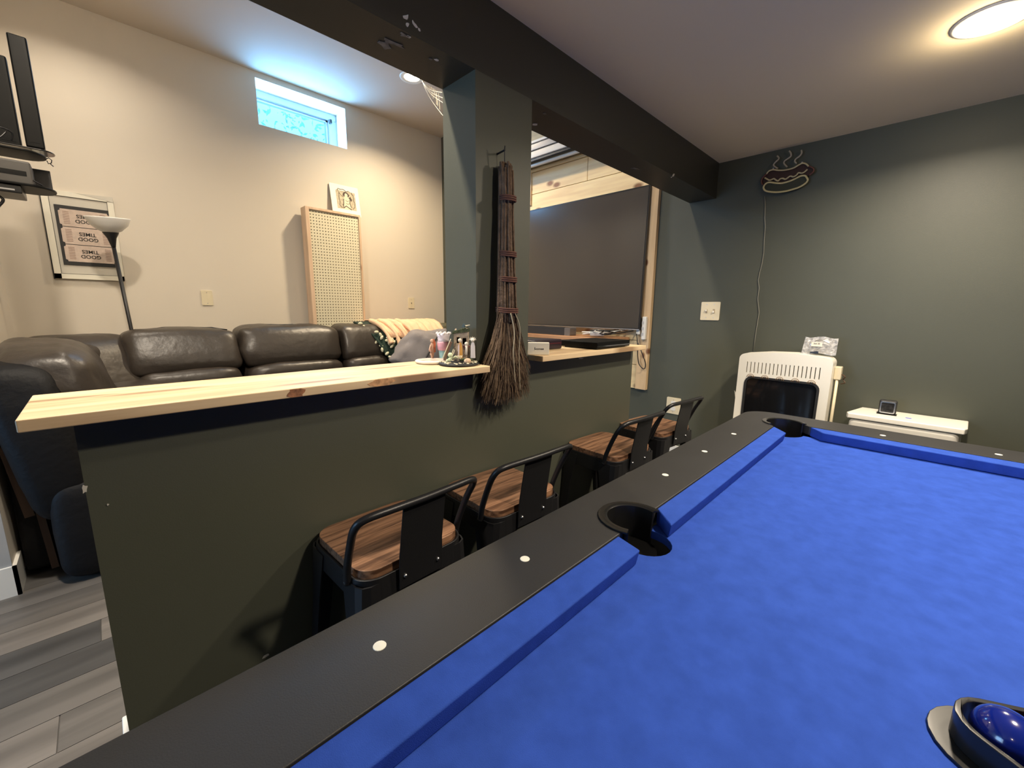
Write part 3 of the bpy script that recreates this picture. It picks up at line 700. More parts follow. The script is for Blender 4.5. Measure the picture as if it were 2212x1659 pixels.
pg = thing('pegboard', 'tall cream pegboard in a raw pine frame leaning on the back wall behind the sofa', 'pegboard', (1.6, 3.86, .55))
gx0, gx1, gz0, gz1, gy = 1.335, 1.812, .55, 2.035, 3.80
for nm, a, b in (('stile', (gx0, gy, gz0), (gx0 + .03, 3.91, gz1)), ('stile', (gx1 - .018, gy, gz0), (gx1, 3.91, gz1)), ('rail', (gx0 + .03, gy, gz1 - .020), (gx1 - .018, 3.91, gz1)), ('rail', (gx0 + .03, gy, gz0), (gx1 - .018, 3.91, gz0 + .02))):
    MB().box(a, b).build(nm, FRAMEW, pg, bevel=.0015)
mb = MB(); nx_, nz_ = 18, 58; dx = (gx1 - .018 - gx0 - .03) / nx_; dz = (gz1 - .02 - gz0 - .02) / nz_
for i in range(nx_):
    for j in range(nz_):
        x = gx0 + .03 + i * dx; z = gz0 + .02 + j * dz; cx, cz = x + dx / 2, z + dz / 2; r = .0056
        sq = [(x, z), (x + dx, z), (x + dx, z + dz), (x, z + dz)]; hx = [(cx + r * math.cos(math.radians(225 + 90 * k)), cz + r * math.sin(math.radians(225 + 90 * k))) for k in range(4)]
        mb.add([(p[0], gy + .012, p[1]) for p in sq + hx] + [(p[0], gy + .016, p[1]) for p in hx], [(0, 1, 5, 4), (1, 2, 6, 5), (2, 3, 7, 6), (3, 0, 4, 7), (4, 5, 9, 8), (5, 6, 10, 9), (6, 7, 11, 10), (7, 4, 8, 11)])
pb = mb.build('perforated_board', mat('pegboard_cream', (.66, .62, .47), .6), pg)
MB().box((gx0 + .03, gy + .03, gz0 + .02), (gx1 - .018, gy + .034, gz1 - .02)).build('backing', mat('hole_shade', (.08, .05, .03), .8), pg)  # dark sheet standing in for the shaded wall behind the holes

dr = thing('drawing', 'small black ink drawing of a long-haired figure on white card, propped on the pegboard', 'picture', (1.73, 3.9, 2.036))
tilt = Matrix.Rotation(-.0, 3, 'X')
def Td(u, v, w): return (1.60 + u * .262, 3.885 + v * .05 - w, 2.0365 + v * .262)
MB().poly([(0, 0), (1, 0), (1, 1), (0, 1)], [], -.002, .0, Td).build('card', PAPER, dr)
MB().poly([(.19, .19), (.86, .19), (.86, .80), (.19, .80)], [], 0, .0008, Td).build('print_area', SEPIA, dr)
INKB = mat('ink_brown', (.07, .05, .04), .8); SKIN = mat('print_light', (.62, .56, .42), .8)
MB().poly([(.40, .19), (.66, .19), (.64, .40), (.68, .56), (.62, .62), (.48, .62), (.42, .56), (.44, .40)], [], .0008, .0014, Td).build('torso_shape', SKIN, dr)
MB().poly([(.42, .66), (.44, .74), (.52, .79), (.60, .76), (.66, .68), (.74, .55), (.70, .48), (.64, .56), (.60, .62), (.48, .62), (.38, .66)], [], .0014, .0018, Td).build('hair_shape', INKB, dr)
MB().poly([(.48, .63), (.50, .72), (.54, .74), (.59, .70), (.59, .63), (.54, .60)], [], .0018, .0022, Td).build('face_shape', SKIN, dr)
def inkline(pts, r, nm='ink_line', m=INKB): MB().tube([Td(a, b, .0012) for a, b in pts], r, 4).build(nm, m, dr)
inkline([(.46, .60), (.36, .66), (.28, .78), (.26, .84)], .0045, 'arm_shape', SKIN); inkline([(.62, .60), (.70, .70), (.70, .80), (.62, .84)], .0045, 'arm_shape', SKIN)
inkline([(.24, .80), (.28, .86), (.36, .84), (.46, .86), (.56, .80), (.64, .82), (.74, .78), (.80, .68), (.78, .56), (.82, .44), (.80, .3), (.72, .22)], .0024)
inkline([(.30, .74), (.28, .58), (.30, .42), (.28, .30), (.34, .23), (.42, .26), (.38, .34)], .0022); inkline([(.44, .54), (.42, .40), (.40, .28)], .003); inkline([(.66, .54), (.64, .40), (.68, .28)], .003)
inkline([(.40, .22), (.5, .30), (.6, .24), (.68, .2)], .004); inkline([(.50, .50), (.56, .46), (.62, .50)], .002); inkline([(.50, .40), (.56, .37), (.62, .40)], .002)

# ------------------------------------------------------------------ wall shelf with devices (left edge)
sh = thing('media_bracket', 'black wall-mounted bracket with two round-ended shelves at the upper left edge', 'shelf', (-.3, 2.95, 1.68))
def shelf(z, x1, y0, y1, th, nm):
    yc = (y0 + y1) / 2; hw = (y1 - y0) / 2
    P = [(-.37, y0), (x1 - hw * .8, y0)] + [(x1 - hw * .8 + hw * .8 * math.cos(a), yc + hw * math.sin(a)) for a in [-PI / 2 + PI * k / 10 for k in range(1, 10)]] + [(x1 - hw * .8, y1), (-.37, y1)]
    MB().poly(P, [], z, z + th).build(nm, GLOSSB if nm == 'glass_shelf' else DEVB, sh, bevel=.002)
shelf(1.862, -.048, 2.84, 2.95, .006, 'glass_shelf'); shelf(1.83, -.075, 2.76, 2.93, .008, 'shelf_board'); shelf(1.688, -.062, 2.74, 2.94, .010, 'shelf_board')
MB().box((-.37, 2.80, 1.60), (-.345, 2.90, 2.0)).build('wall_rail', BLACKM, sh, bevel=.003)
MB().box((-.13, 2.93, 1.70), (-.075, 2.95, 1.80)).build('rear_post', BLACKM, sh)
MB().tube([(-.075, 2.80, 1.815), (-.072, 2.80, 1.803), (-.063, 2.80, 1.808), (-.06, 2.80, 1.82), (-.068, 2.80, 1.828), (-.076, 2.80, 1.822)], .002, 6).tube([(-.068, 2.80, 1.806), (-.058, 2.80, 1.795)], .002, 6).build('hook', BLACKM, sh)
MB().tube(spline([(-.30, 2.78, 1.80), (-.2, 2.775, 1.765), (-.10, 2.78, 1.705)]), .003, 6).build('cable', BLACKP, sh, smooth=True)
def device(nm, label, a, b, cat, lean):
    t = thing(nm, label, cat, ((a[0] + b[0]) / 2, (a[1] + b[1]) / 2, a[2]))
    MB().box(a, b, R=Matrix.Rotation(lean, 3, 'Y')).build('body', DEVB, t, bevel=.006, seg=3)
    MB().box((a[0] + .012, a[1] - .001, a[2] + .02), (b[0] - .012, a[1] + .002, b[2] - .02), R=Matrix.Rotation(lean, 3, 'Y')).build('face', DEVB, t)
    return t
device('upright_speaker', 'tall thin black device standing on the bracket at the upper left', (-.131, 2.86, 1.874), (-.075, 2.90, 2.312), 'speaker', 0)
device('upright_speaker', 'shorter black device cut by the left frame edge, behind the tall one', (-.215, 2.90, 1.872), (-.145, 2.94, 2.23), 'speaker', 0)
t = thing('set_top_box', 'dark box lying between the two bracket shelves at the left edge', 'electronics', (-.24, 2.84, 1.70))
MB().box((-.33, 2.77, 1.6985), (-.125, 2.92, 1.79)).build('body', mat('dim_grey_box', (.05, .045, .04), .5), t, bevel=.006)
MB().box((-.32, 2.7695, 1.73), (-.14, 2.7702, 1.75)).build('display', GLOSSB, t)
t = thing('black_box', 'flat black box lying under the lower bracket shelf at the left edge', 'electronics', (-.26, 2.84, 1.64))
MB().box((-.36, 2.75, 1.655), (-.16, 2.93, 1.687)).build('body', BLACKP, t, bevel=.004)
MB().box((-.35, 2.7492, 1.664), (-.18, 2.7502, 1.670)).build('seam', SILVER, t)
lp = MB().tube(spline([(-.24, 2.85, 1.875), (-.225, 2.84, 1.91), (-.195, 2.84, 1.925), (-.165, 2.85, 1.915), (-.17, 2.86, 1.885)]), .0032, 6).tube(spline([(-.18, 2.85, 1.915), (-.20, 2.84, 1.885), (-.22, 2.84, 1.878)]), .003, 6)
lp.tube(spline([(-.25, 2.80, 1.655), (-.22, 2.79, 1.63), (-.235, 2.79, 1.60), (-.25, 2.80, 1.58)]), .005, 6)
tag(lp.build('loose_cable', BLACKP, smooth=True), 'black cables curling beside the bracket at the left edge', 'cable')

# ------------------------------------------------------------------ floor lamp
fl_ = thing('floor_lamp', 'black torchiere floor lamp with a white bowl shade behind the sofa', 'lamp', (.185, 3.66, 0))
ax = Vector((.118, 3.56, 1.63)); bx = Vector((.20, 3.72, .02)); 
Rl = (ax - bx).normalized().to_track_quat('Z', 'Y').to_matrix()
MB().lathe([(.026, 0), (.052, .014), (.085, .045), (.101, .082), (.103, .088), (.100, .088), (.083, .050), (.050, .019), (.001, .006)], ax + Vector((0, 0, -.002)), T=Rl).build('shade', mat('frosted_shade', (.92, .91, .88), .4), fl_, smooth=True)
MB().lathe([(.010, -.085), (.013, -.07), (.022, -.03), (.038, .0), (.036, .006), (.001, .008)], ax, T=Rl, n=20).build('socket_cup', BLACKP, fl_, smooth=True)
MB().cyl(ax + (bx - ax).normalized() * .07, bx, .010, n=12).build('pole', BLACKM, fl_, smooth=True)
MB().lathe([(.001, .03), (.02, .028), (.11, .012), (.12, .0), (.001, .0)], bx + Vector((0, 0, -.02))).build('base', BLACKM, fl_, smooth=True)

# ------------------------------------------------------------------ sofa
so = thing('sectional_sofa', 'dark brown leather sectional sofa along the back wall', 'sofa', (1.0, 3.4, 0))
def seatback(x0, x1, z0, z1, y, seed, thick=.14, wr=.075, nm='back_cushion'):
    fn = lambda q: Vector((q.x, q.y + .10 * (q.z / (z1 - z0)) - .05 * math.cos(min(1.5, abs(q.z / (z1 - z0)) * 2.4)), q.z + .012 * (1 - (2 * q.x / (x1 - x0)) ** 4)))
    return MB().pillow(((x0 + x1) / 2, y, (z0 + z1) / 2), ((x1 - x0) / 2, thick, (z1 - z0) / 2), .32, 34, wr=wr, seed=seed, fn=fn).build(nm, LEATHER, so, smooth=True)
seatback(.085, .685, .76, 1.045, 3.55, 1); seatback(.700, 1.395, .755, 1.057, 3.55, 5); seatback(1.415, 1.80, .76, 1.055, 3.55, 9); seatback(1.81, 2.42, .76, 1.02, 3.59, 12)
for k, (a, b) in enumerate(((.12, .69), (.70, 1.40), (1.41, 1.80), (1.81, 2.42))):
    MB().pillow(((a + b) / 2, 3.46, .66), ((b - a) / 2, .17, .145), .45, 26, wr=.04, seed=20 + k).build('lumbar_cushion', LEATHER, so, smooth=True)
    MB().pillow(((a + b) / 2, 3.12, .42), ((b - a) / 2, .36, .11), .35, 22, wr=.02, seed=30 + k).build('seat_cushion', LEATHER, so, smooth=True)
    MB().box((a + .01, 2.82, .06), (b - .01, 2.88, .36)).build('front_panel', LEATHER, so, bevel=.02, seg=3)
MB().box((.0, 2.88, .05), (2.6, 3.76, .31)).box((.0, 3.6, .31), (2.6, 3.74, .92)).build('base', LEATHD, so, bevel=.02, seg=3)
# piping along the top of the backs
for a, b, z in ((.12, .66, 1.052), (.74, 1.36, 1.064), (1.44, 1.78, 1.062)):
    MB().tube([(a + (b - a) * i / 12, 3.60, z - .018 * abs(2 * i / 12 - 1) ** 5 + .003 * math.sin(i * 2.1)) for i in range(13)], .006, 6).build('piping', BLACKP, so, smooth=True)
MB().pillow((2.60, 3.3, .36), (.12, .52, .33), .4, 22, wr=.02, seed=3).build('armrest', LEATHER, so, smooth=True)
MB().pillow((2.56, 3.62, .90), (.10, .12, .16), .5, 18, seed=4).build('side_wing', mat('olive_leather', (.10, .095, .06), .35), so, smooth=True)
# corner wedge and the return along the left wall
Rw = Matrix.Rotation(.60, 3, 'Z')
MB().pillow((-.055, 3.46, .850), (.25, .15, .18), .45, 28, R=Rw, wr=.05, seed=41, fn=lambda q: Vector((q.x, q.y + .09 * q.z / .18, q.z))).build('corner_back_cushion', LEATHER, so, smooth=True)
MB().pillow((-.10, 3.50, .83), (.22, .16, .16), .5, 24, R=Matrix.Rotation(1.0, 3, 'Z'), wr=.05, seed=43).build('corner_back_cushion', LEATHER, so, smooth=True)
MB().pillow((.10, 3.26, .58), (.28, .26, .18), .5, 22, wr=.04, seed=42).build('corner_seat', LEATHER, so, smooth=True)
def retb(q):
    t = q.z / .24
    return Vector((q.x - .075 * t - .03 * math.cos(q.z * 5), q.y, q.z + .02 * math.cos(q.y * 3)))
MB().pillow((-.115, 2.94, .785), (.165, .42, .235), .5, 34, wr=.06, seed=44, fn=retb).build('return_back_cushion', LEATHER, so, smooth=True)
MB().pillow((.02, 2.90, .56), (.22, .40, .16), .45, 24, wr=.05, seed=47).build('return_lumbar', LEATHER, so, smooth=True)
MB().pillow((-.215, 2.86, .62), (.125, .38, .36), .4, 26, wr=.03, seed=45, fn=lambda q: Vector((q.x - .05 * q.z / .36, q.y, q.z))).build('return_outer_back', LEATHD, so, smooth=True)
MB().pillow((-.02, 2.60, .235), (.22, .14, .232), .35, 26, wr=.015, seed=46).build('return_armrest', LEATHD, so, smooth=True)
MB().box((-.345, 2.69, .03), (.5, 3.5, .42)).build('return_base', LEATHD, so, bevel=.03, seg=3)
MB().box((-.285, 2.62, .04), (-.262, 2.66, .52), R=Matrix.Rotation(-.05, 3, 'Y')).build('frame_slat', TRIMBR, so)
MB().box((-.335, 2.62, .30), (-.305, 2.66, .62), R=Matrix.Rotation(-.1, 3, 'Y')).build('frame_slat', TRIMBR, so)

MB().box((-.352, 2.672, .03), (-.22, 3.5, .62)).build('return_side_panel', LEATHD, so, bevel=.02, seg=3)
# blanket: peach fleece over the back and a dark green/cream underside with scalloped edge
bl = thing('fleece_blanket', 'peach fleece blanket with dark green and cream lining draped over the sofa back', 'blanket', (2.0, 3.55, .9))
def drape(name, m, x0, x1, prof, seed, amp=.012, nu=48, xs=lambda u, t: 0, parent=None, th=.006):
    rnd = random.Random(seed); mb = MB(); nv = len(prof) - 1; vs = []
    for j, (y, z) in enumerate(prof):
        t = j / nv
        for i in range(nu + 1):
            u = i / nu; k = noise.noise(Vector((u * 6 + seed, t * 2.2, 0))); k2 = noise.noise(Vector((u * 16, t * 1.3, seed)))
            dz = amp * (k * 1.2 + k2) * (.4 + t)
            vs.append((x0 + (x1 - x0) * u + xs(u, t), y - amp * 2.2 * (k2 + .5 * k) * t - .003, z + dz * .6))
    fs = [(j * (nu + 1) + i, j * (nu + 1) + i + 1, (j + 1) * (nu + 1) + i + 1, (j + 1) * (nu + 1) + i) for j in range(nv) for i in range(nu)]
    mb.add(vs, fs); o = mb.build(name, m, parent, smooth=True); sd = o.modifiers.new('solid', 'SOLIDIFY'); sd.thickness = th
    return o
prof = [(3.78, .94), (3.75, 1.04), (3.66, 1.10), (3.55, 1.10), (3.45, 1.075), (3.39, 1.01), (3.35, .94), (3.33, .88)]
drape('peach_side', PEACH, 1.69, 2.42, prof[:7], 1, .020, xs=lambda u, t: .14 * t * (1 - u) , parent=bl)
prof2 = [(3.60, 1.085), (3.48, 1.05), (3.385, .98), (3.335, .90), (3.31, .82), (3.29, .765)]
drape('green_lining', GREEN, 1.60, 2.05, prof2, 4, .010, xs=lambda u, t: .16 * t * (1 - .5 * u), parent=bl, th=.012)
rnd = random.Random(9); mbw = MB()
for row, (xa, za, ya, xb, zb, yb, n) in enumerate([(1.61, 1.07, 3.48, 1.76, .785, 3.265, 10), (1.70, 1.0, 3.37, 1.88, .80, 3.27, 9), (1.79, .95, 3.335, 1.98, .80, 3.27, 8), (1.88, .93, 3.33, 2.05, .83, 3.28, 6)]):
    for i in range(n):
        t = i / (n - 1); c = Vector((xa + (xb - xa) * t + .012 * math.sin(i * 2.4), ya + (yb - ya) * t, za + (zb - za) * t))
        mbw.ball(c, .016, 1.35, .6, .75, n=10, R=Matrix.Rotation(i * 1.1, 3, 'Y'))
mbw.build('cream_pattern', WOOLW, bl, smooth=True)
for k in range(4):
    mb = MB(); x = 1.74 + k * .085
    P = spline([(x, 3.56, 1.093), (x + .02, 3.44, 1.06), (x + .045, 3.345, .98), (x + .06, 3.30, .90 - .015 * k)], 5)
    mb.tube(P, [.019 + .006 * math.sin(i * .5) for i in range(len(P))], 8); mb.build('fold', PEACH, bl, smooth=True)

gb_ = thing('grey_throw', 'crumpled grey fabric throw lying in front of the blanket', 'throw', (2.05, 3.2, .7))
def gfn(q): return Vector((q.x + .05 * q.z / .15, q.y - .04 * math.sin(q.x * 9), q.z - .05 * (q.x / .25) ** 2))
MB().pillow((1.90, 3.02, .845), (.17, .10, .19), .6, 30, R=Matrix.Rotation(.35, 3, 'Y'), wr=.14, seed=61, fn=gfn, wscale=9).build('fabric', GREYF, gb_, smooth=True)
MB().pillow((2.07, 3.06, .835), (.15, .11, .17), .65, 30, R=Matrix.Rotation(-.3, 3, 'Y'), wr=.2, seed=64, fn=gfn, wscale=11).build('fabric_fold', GREYF, gb_, smooth=True)
MB().tube(spline([(2.06, 2.945, 1.0), (1.985, 2.92, .93), (1.93, 2.905, .86), (1.86, 2.90, .76)]), .006, 6).build('seam', BLACKMAT, gb_, smooth=True)

# ------------------------------------------------------------------ ornaments on the bar
dish = thing('round_trivet', 'flat round cream trivet with a printed face on the left bar board', 'trivet', (.775, 1.165, BZ))
dc = (.768, 1.146, BZ + .0005)
MB().lathe([(.001, 0), (.047, 0), (.053, .003), (.054, .008), (.051, .010), (.001, .010)], dc, n=40).build('disc', CREAM, dish, smooth=True)
MB().lathe([(.001, .0102), (.045, .0102), (.045, .0106), (.001, .0106)], dc, n=40).build('printed_face', mat('pinkish_print', (.62, .48, .40), .6, var=.3, vscale=60), dish)
fg = thing('figurine', 'small standing orange-haired figurine beside the pastel candle on the bar', 'figurine', (.79, 1.19, BZ))
c = Vector((.797, 1.185, BZ))
MB().lathe([(.001, 0), (.012, 0), (.013, .003), (.010, .006), (.001, .007)], c).build('base', STONE, fg, smooth=True)
MB().lathe([(.004, .006), (.0055, .02), (.007, .032), (.0075, .042), (.005, .048), (.0065, .056), (.004, .062), (.001, .064)], c, n=12).build('body', mat('figure_skin', (.55, .32, .22), .6), fg, smooth=True)
MB().ball(c + Vector((0, 0, .069)), .0065).build('head', mat('figure_skin', (.6, .38, .27), .6), fg, smooth=True)
MB().tube(spline([c + Vector((.002, -.001, .074)), c + Vector((.006, -.004, .06)), c + Vector((.006, -.004, .04)), c + Vector((.007, -.003, .03))]), [.005] * 8 + [.004] * 10 + [.002], 8).build('hair', mat('orange_hair', (.50, .13, .05), .6), fg, smooth=True)
MB().tube([c + Vector((-.006, 0, .055)), c + Vector((-.012, -.002, .042)), c + Vector((-.014, -.004, .034))], .0024, 6).tube([c + Vector((-.003, -.002, .03)), c + Vector((-.011, -.006, .026)), c + Vector((-.004, -.006, .014))], .003, 6).build('limb', mat('figure_skin', (.6, .38, .27), .6), fg, smooth=True)
cn = thing('pastel_candle', 'white, pink and teal layered candle on the bar beside the diorama', 'candle', (.825, 1.16, BZ))
c = Vector((.832, 1.168, BZ + .0005))
MB().lathe([(.014, 0), (.0155, .006), (.017, .034), (.018, .037)], c, n=24).build('teal_layer', mat('wax_teal', (.35, .58, .55), .5, var=.2, vscale=80), cn, smooth=True)
MB().lathe([(.018, .036), (.0205, .040), (.021, .050), (.0215, .060), (.0205, .066)], c, n=24).build('pink_layer', mat('wax_pink', (.75, .38, .43), .5, var=.1, vscale=80), cn, smooth=True)
MB().lathe([(.0205, .065), (.019, .072), (.0205, .082), (.025, .094)] + [(.021, .092), (.001, .088)], c, n=24).build('white_layer', mat('wax_white', (.78, .72, .76), .5), cn, smooth=True)
mb = MB()
for k in range(9): a = 2 * PI * k / 9; mb.ball(c + Vector((.022 * math.cos(a), .022 * math.sin(a), .094)), .005, n=8)
mb.build('ruffle', mat('wax_white', (.8, .76, .74), .5), cn, smooth=True)

dio = thing('skeleton_diorama', 'resin ruined tower diorama with tiny skeleton figures at the end of the left bar board', 'ornament', (.84, 1.07, BZ))
dcx, dcy = .809, 1.052
MB().lathe([(.001, 0), (.060, 0), (.0655, .004), (.060, .008), (.001, .010)], (dcx, dcy, BZ + .0005), n=32).build('base', BLACKMAT, dio, smooth=True)
rnd = random.Random(8); mb = MB()
for k in range(70):
    a = rnd.uniform(0, 2 * PI); r = .060 * math.sqrt(rnd.uniform(.35, 1)); mb.ball((dcx + r * math.cos(a), dcy + r * math.sin(a), BZ + .009), rnd.uniform(.002, .0045), 1, 1, .7, n=7)
p = mb.build('gravel', SHELL, dio, smooth=True); p['kind'] = 'stuff'
# tower: front wall facing the camera corner
Rd = Matrix.Rotation(-PI / 4, 3, 'Z')
def loc(u, w, v): q = Rd @ Vector((u + .004, w, 0)); return Vector((dcx + q.x, dcy + q.y, BZ + .008 + v * 1.2))
Tf = lambda u, v, w: loc(u, w, v)
wallp = [(-.022, 0), (.024, 0), (.024, .090), (.016, .092), (.0, .082), (-.022, .076)]
MB().poly(wallp, [[(-.013, .050), (-.013, .066), (-.003, .066), (-.003, .050)], [(.006, .048), (.006, .064), (.018, .064), (.018, .048)], [(-.012, .008), (-.012, .028), (-.003, .028), (-.003, .008)]], .010, .016, Tf).build('tower_wall', STONE, dio, bevel=.0008, seg=1)
MB().poly([(0, 0), (.026, 0), (.026, .088), (0, .076)], [], -.022, -.017, lambda u, v, w: loc(w, .016 + u, v)).build('tower_wall', STONE, dio)
MB().poly([(0, 0), (.026, 0), (.026, .088), (0, .09)], [], .019, .024, lambda u, v, w: loc(w, .016 + u, v)).build('tower_wall', STONE, dio)
MB().poly([(-.022, 0), (.024, 0), (.024, .09), (-.022, .075)], [], .040, .044, Tf).build('tower_wall', mat('dark_stone', (.05, .04, .035), .9), dio)
MB().box((-.001, -.001, -.001), (.001, .001, .001)).poly([(-.026, .006), (.026, .006), (.026, .046), (-.026, .046)], [], .078, .086, lambda u, v, w: loc(u, v, w + .12 * u)).build('roof', MOSS, dio)
mb = MB()
for k in range(9): mb.ball(loc(-.02 + .005 * k, .01 + .003 * (k % 3), .080 + .0014 * k), .0045, 1.4, 1, .6, n=7)
mb.build('roof_moss', MOSS, dio, smooth=True)
MB().add([loc(.010, .012, .104), loc(.002, .014, .094), loc(.014, .012, .090), loc(.020, .016, .098), loc(.010, .02, .096)], [(0, 1, 2), (0, 2, 3), (0, 3, 4), (0, 4, 1), (1, 2, 3, 4)]).build('bird', mat('teal_grey', (.08, .12, .13), .5), dio)
MB().tube([loc(.016, .012, .096), loc(.030, .010, .099)], [.0025, .0012], 6).build('bone', SHELL, dio)
MB().tube([loc(-.052, .004, .004), loc(-.030, .004, .054)], .0055, 4).build('leaning_plank', wood('tiny_wood', (.22, .13, .08), (.12, .07, .05), 'Z', 6, .7, knots=False), dio)
MB().tube([loc(-.057, .000, .010), loc(-.030, .000, .062)], .0016, 5).build('pole', SHELL, dio)
MB().tube([loc(-.034, -.012, .004), loc(-.020, -.012, .036)], .0014, 5).tube([loc(-.030, -.014, .004), loc(-.016, -.014, .034)], .0012, 5).build('bone_ladder', SHELL, dio)
GLOW = mat('pale_green_bone', (.62, .72, .48), .6)
mb = MB().ball(loc(-.028, -.030, .022), .0075).tube([loc(-.028, -.030, .016), loc(-.030, -.032, .005)], .004, 7).tube([loc(-.032, -.03, .012), loc(-.042, -.03, .002)], .003, 6).tube([loc(-.024, -.03, .012), loc(-.014, -.026, .018), loc(-.004, -.026, .014)], .0018, 6)
mb.build('green_skeleton', GLOW, dio, smooth=True)
mb = MB()
for k in range(5): mb.tube([loc(-.018 + .005 * k, -.022, .010), loc(-.012 + .005 * k, -.020, .020)], .0016, 5)
mb.build('ribs', SHELL, dio, smooth=True)
MB().ball(loc(.026, -.030, .006), .011, 1.1, 1, .9).build('skull', mat('pinkish_shell', (.62, .44, .30), .7, var=.3, vscale=120), dio, smooth=True)
for nm, u, w, hgt, colr, topc, spiky in (('orange_robe', .001, -.006, .043, (.80, .42, .10), (.72, .64, .52), False), ('white_robe', .041, -.004, .042, (.74, .69, .66), (.80, .76, .66), True)):
    m = mat(nm, colr, .7)
    z0 = .010 if nm == 'orange_robe' else .012
    MB().poly([(u - .0075, z0), (u + .0075, z0), (u + .0065, z0 + hgt * .75), (u + .003, z0 + hgt), (u - .004, z0 + hgt), (u - .007, z0 + hgt * .75)], [], w - .004, w, Tf).build(nm, m, dio, bevel=.001)
    MB().ball(loc(u - .001, w - .002, z0 + hgt + .006), .0062).build('skull', mat('bone', topc, .7), dio, smooth=True)
    if spiky:
        mb = MB()
        for k in range(7): a = PI * k / 6; mb.tube([loc(u - .001, w - .002, z0 + hgt + .007), loc(u - .001 + .012 * math.cos(a), w - .003, z0 + hgt + .007 + .008 * math.sin(a))], [.003, .0005], 5)
        mb.build('spiky_hair', mat('bone', (.8, .74, .62), .7), dio)
    else:
        MB().poly([(u - .0085, z0 + .003), (u - .003, z0), (u - .002, z0 + hgt), (u - .007, z0 + hgt * .8)], [], w - .0055, w - .0042, Tf).build('white_sash', mat('sash', (.75, .62, .60), .7), dio)
MB().ball(loc(.020, -.004, .050), .006).tube([loc(.020, -.004, .046), loc(.019, -.004, .02)], .004, 6).build('small_skeleton', mat('bone', (.8, .74, .62), .7), dio, smooth=True)
MB().poly(rrect(.010, .004, .030, .042, .002), [], .002, .010, Tf).build('stone_pillar', STONE, dio)
MB().poly(rrect(.008, .040, .032, .044, .001), [], -.001, .012, Tf).build('pillar_cap', mat('maroon_stone', (.2, .09, .09), .7), dio)
mb = MB()
for k in range(7): mb.ball(loc(.004 + .005 * k, -.014 + .002 * (k % 2), .008), .007, 1, 1, .7, n=8)
mb.build('moss_mound', MOSS, dio, smooth=True)

# ------------------------------------------------------------------ stools
def stool():
    t = thing('bar_stool', '', 'stool', (0, 0, 0), group='low-back metal stools along the half wall')
    SH = .64
    MB().poly(rrect(-.137, -.13, .137, .13, .045, 6), [], SH - .022, SH).build('seat', WALNUT, t, bevel=.005, seg=3)
    ap = MB().poly(rrect(-.145, -.138, .145, .138, .05, 6), [rrect(-.139, -.132, .139, .132, .045, 6)[::-1]], SH - .075, SH - .018)
    ap.poly(rrect(-.139, -.132, .139, .132, .045, 6), [], SH - .030, SH - .0225); ap.build('apron', BLACKM, t, bevel=.002)
    for sx in (-1, 1):
        for sy in (-1, 1):
            # pressed-steel leg: an L section that splays and tapers
            mb = MB(); ring = []
            for z, s_, w, r in ((SH - .03, 1.0, .085, .05), (SH - .16, 1.05, .060, .045), (.28, 1.17, .048, .036), (.012, 1.30, .036, .026)):
                cx, cy = .147 * s_, .140 * (1 + (s_ - 1) * 0 - .02)
                outer = [(cx - w, cy), (cx - r * .5, cy), (cx - r * .15, cy - r * .15), (cx, cy - r * .5), (cx, cy - w)]
                inner = [(cx - .004, cy - w), (cx - .004, cy - r * .5), (cx - r * .15 - .003, cy - r * .15 - .003), (cx - r * .5, cy - .004), (cx - w, cy - .004)]
                ring.append([(sx * a, sy * b, z) for a, b in outer + inner])
            n = 10; vs = [v for r_ in ring for v in r_]; fs = []
            for i in range(3):
                for j in range(n): fs.append((i * n + j, i * n + (j + 1) % n, (i + 1) * n + (j + 1) % n, (i + 1) * n + j))
            fs += [tuple(range(n)), tuple(range(3 * n, 4 * n))]
            mb.add(vs, fs); lg = mb.build('leg', BLACKM, t)
            MB().box((sx * .178 - .013, sy * .120 - .013, 0), (sx * .178 + .013, sy * .120 + .013, .016)).build('foot_pad', BLACKP, lg, bevel=.003)
    z = .20; a, b = .168, .125
    for p, q in (((-a, -b), (a, -b)), ((a, -b), (a, b)), ((a, b), (-a, b)), ((-a, b), (-a, -b))):
        MB().box((min(p[0], q[0]) - .003, min(p[1], q[1]) - .003, z - .012), (max(p[0], q[0]) + .003, max(p[1], q[1]) + .003, z + .012)).build('stretcher', BLACKM, t, bevel=.002)
    P = spline([(-.150, -.085, .612), (-.153, -.095, .65), (-.156, -.125, .72), (-.157, -.150, .765), (-.140, -.165, .785), (-.08, -.172, .789), (0, -.174, .789), (.08, -.172, .789), (.140, -.165, .785), (.157, -.150, .765), (.156, -.125, .72), (.153, -.095, .65), (.150, -.085, .612)], 5)
    MB().tube(P, .0085, 10).build('back_tube', BLACKM, t, smooth=True)
    MB().add([(-.056, -.170, .785), (.056, -.170, .785), (.058, -.150, .66), (.060, -.146, .575), (-.060, -.146, .575), (-.058, -.150, .66),
              (-.056, -.166, .785), (.056, -.166, .785), (.058, -.146, .66), (.060, -.142, .575), (-.060, -.142, .575), (-.058, -.146, .66)],
             [(0, 1, 2, 5), (5, 2, 3, 4), (6, 11, 8, 7), (11, 10, 9, 8), (0, 5, 11, 6), (5, 4, 10, 11), (1, 7, 8, 2), (2, 8, 9, 3), (3, 9, 10, 4), (0, 6, 7, 1)]).build('splat', BLACKM, t, bevel=.001, seg=1)
    for x in (-.045, .045): MB().ball((x, -.1475, .605), .005, n=8).build('bolt', SILVER, t, smooth=True)
    for x in (-.151, .151): MB().ball((x, -.085, .612), .009, n=8).build('bolt', BLACKP, t, smooth=True)
    return t
def copytree(o, par=None):
    c = o.copy(); COL.objects.link(c); c.parent = par
    for ch in o.children: copytree(ch, c)
    return c
proto = stool()
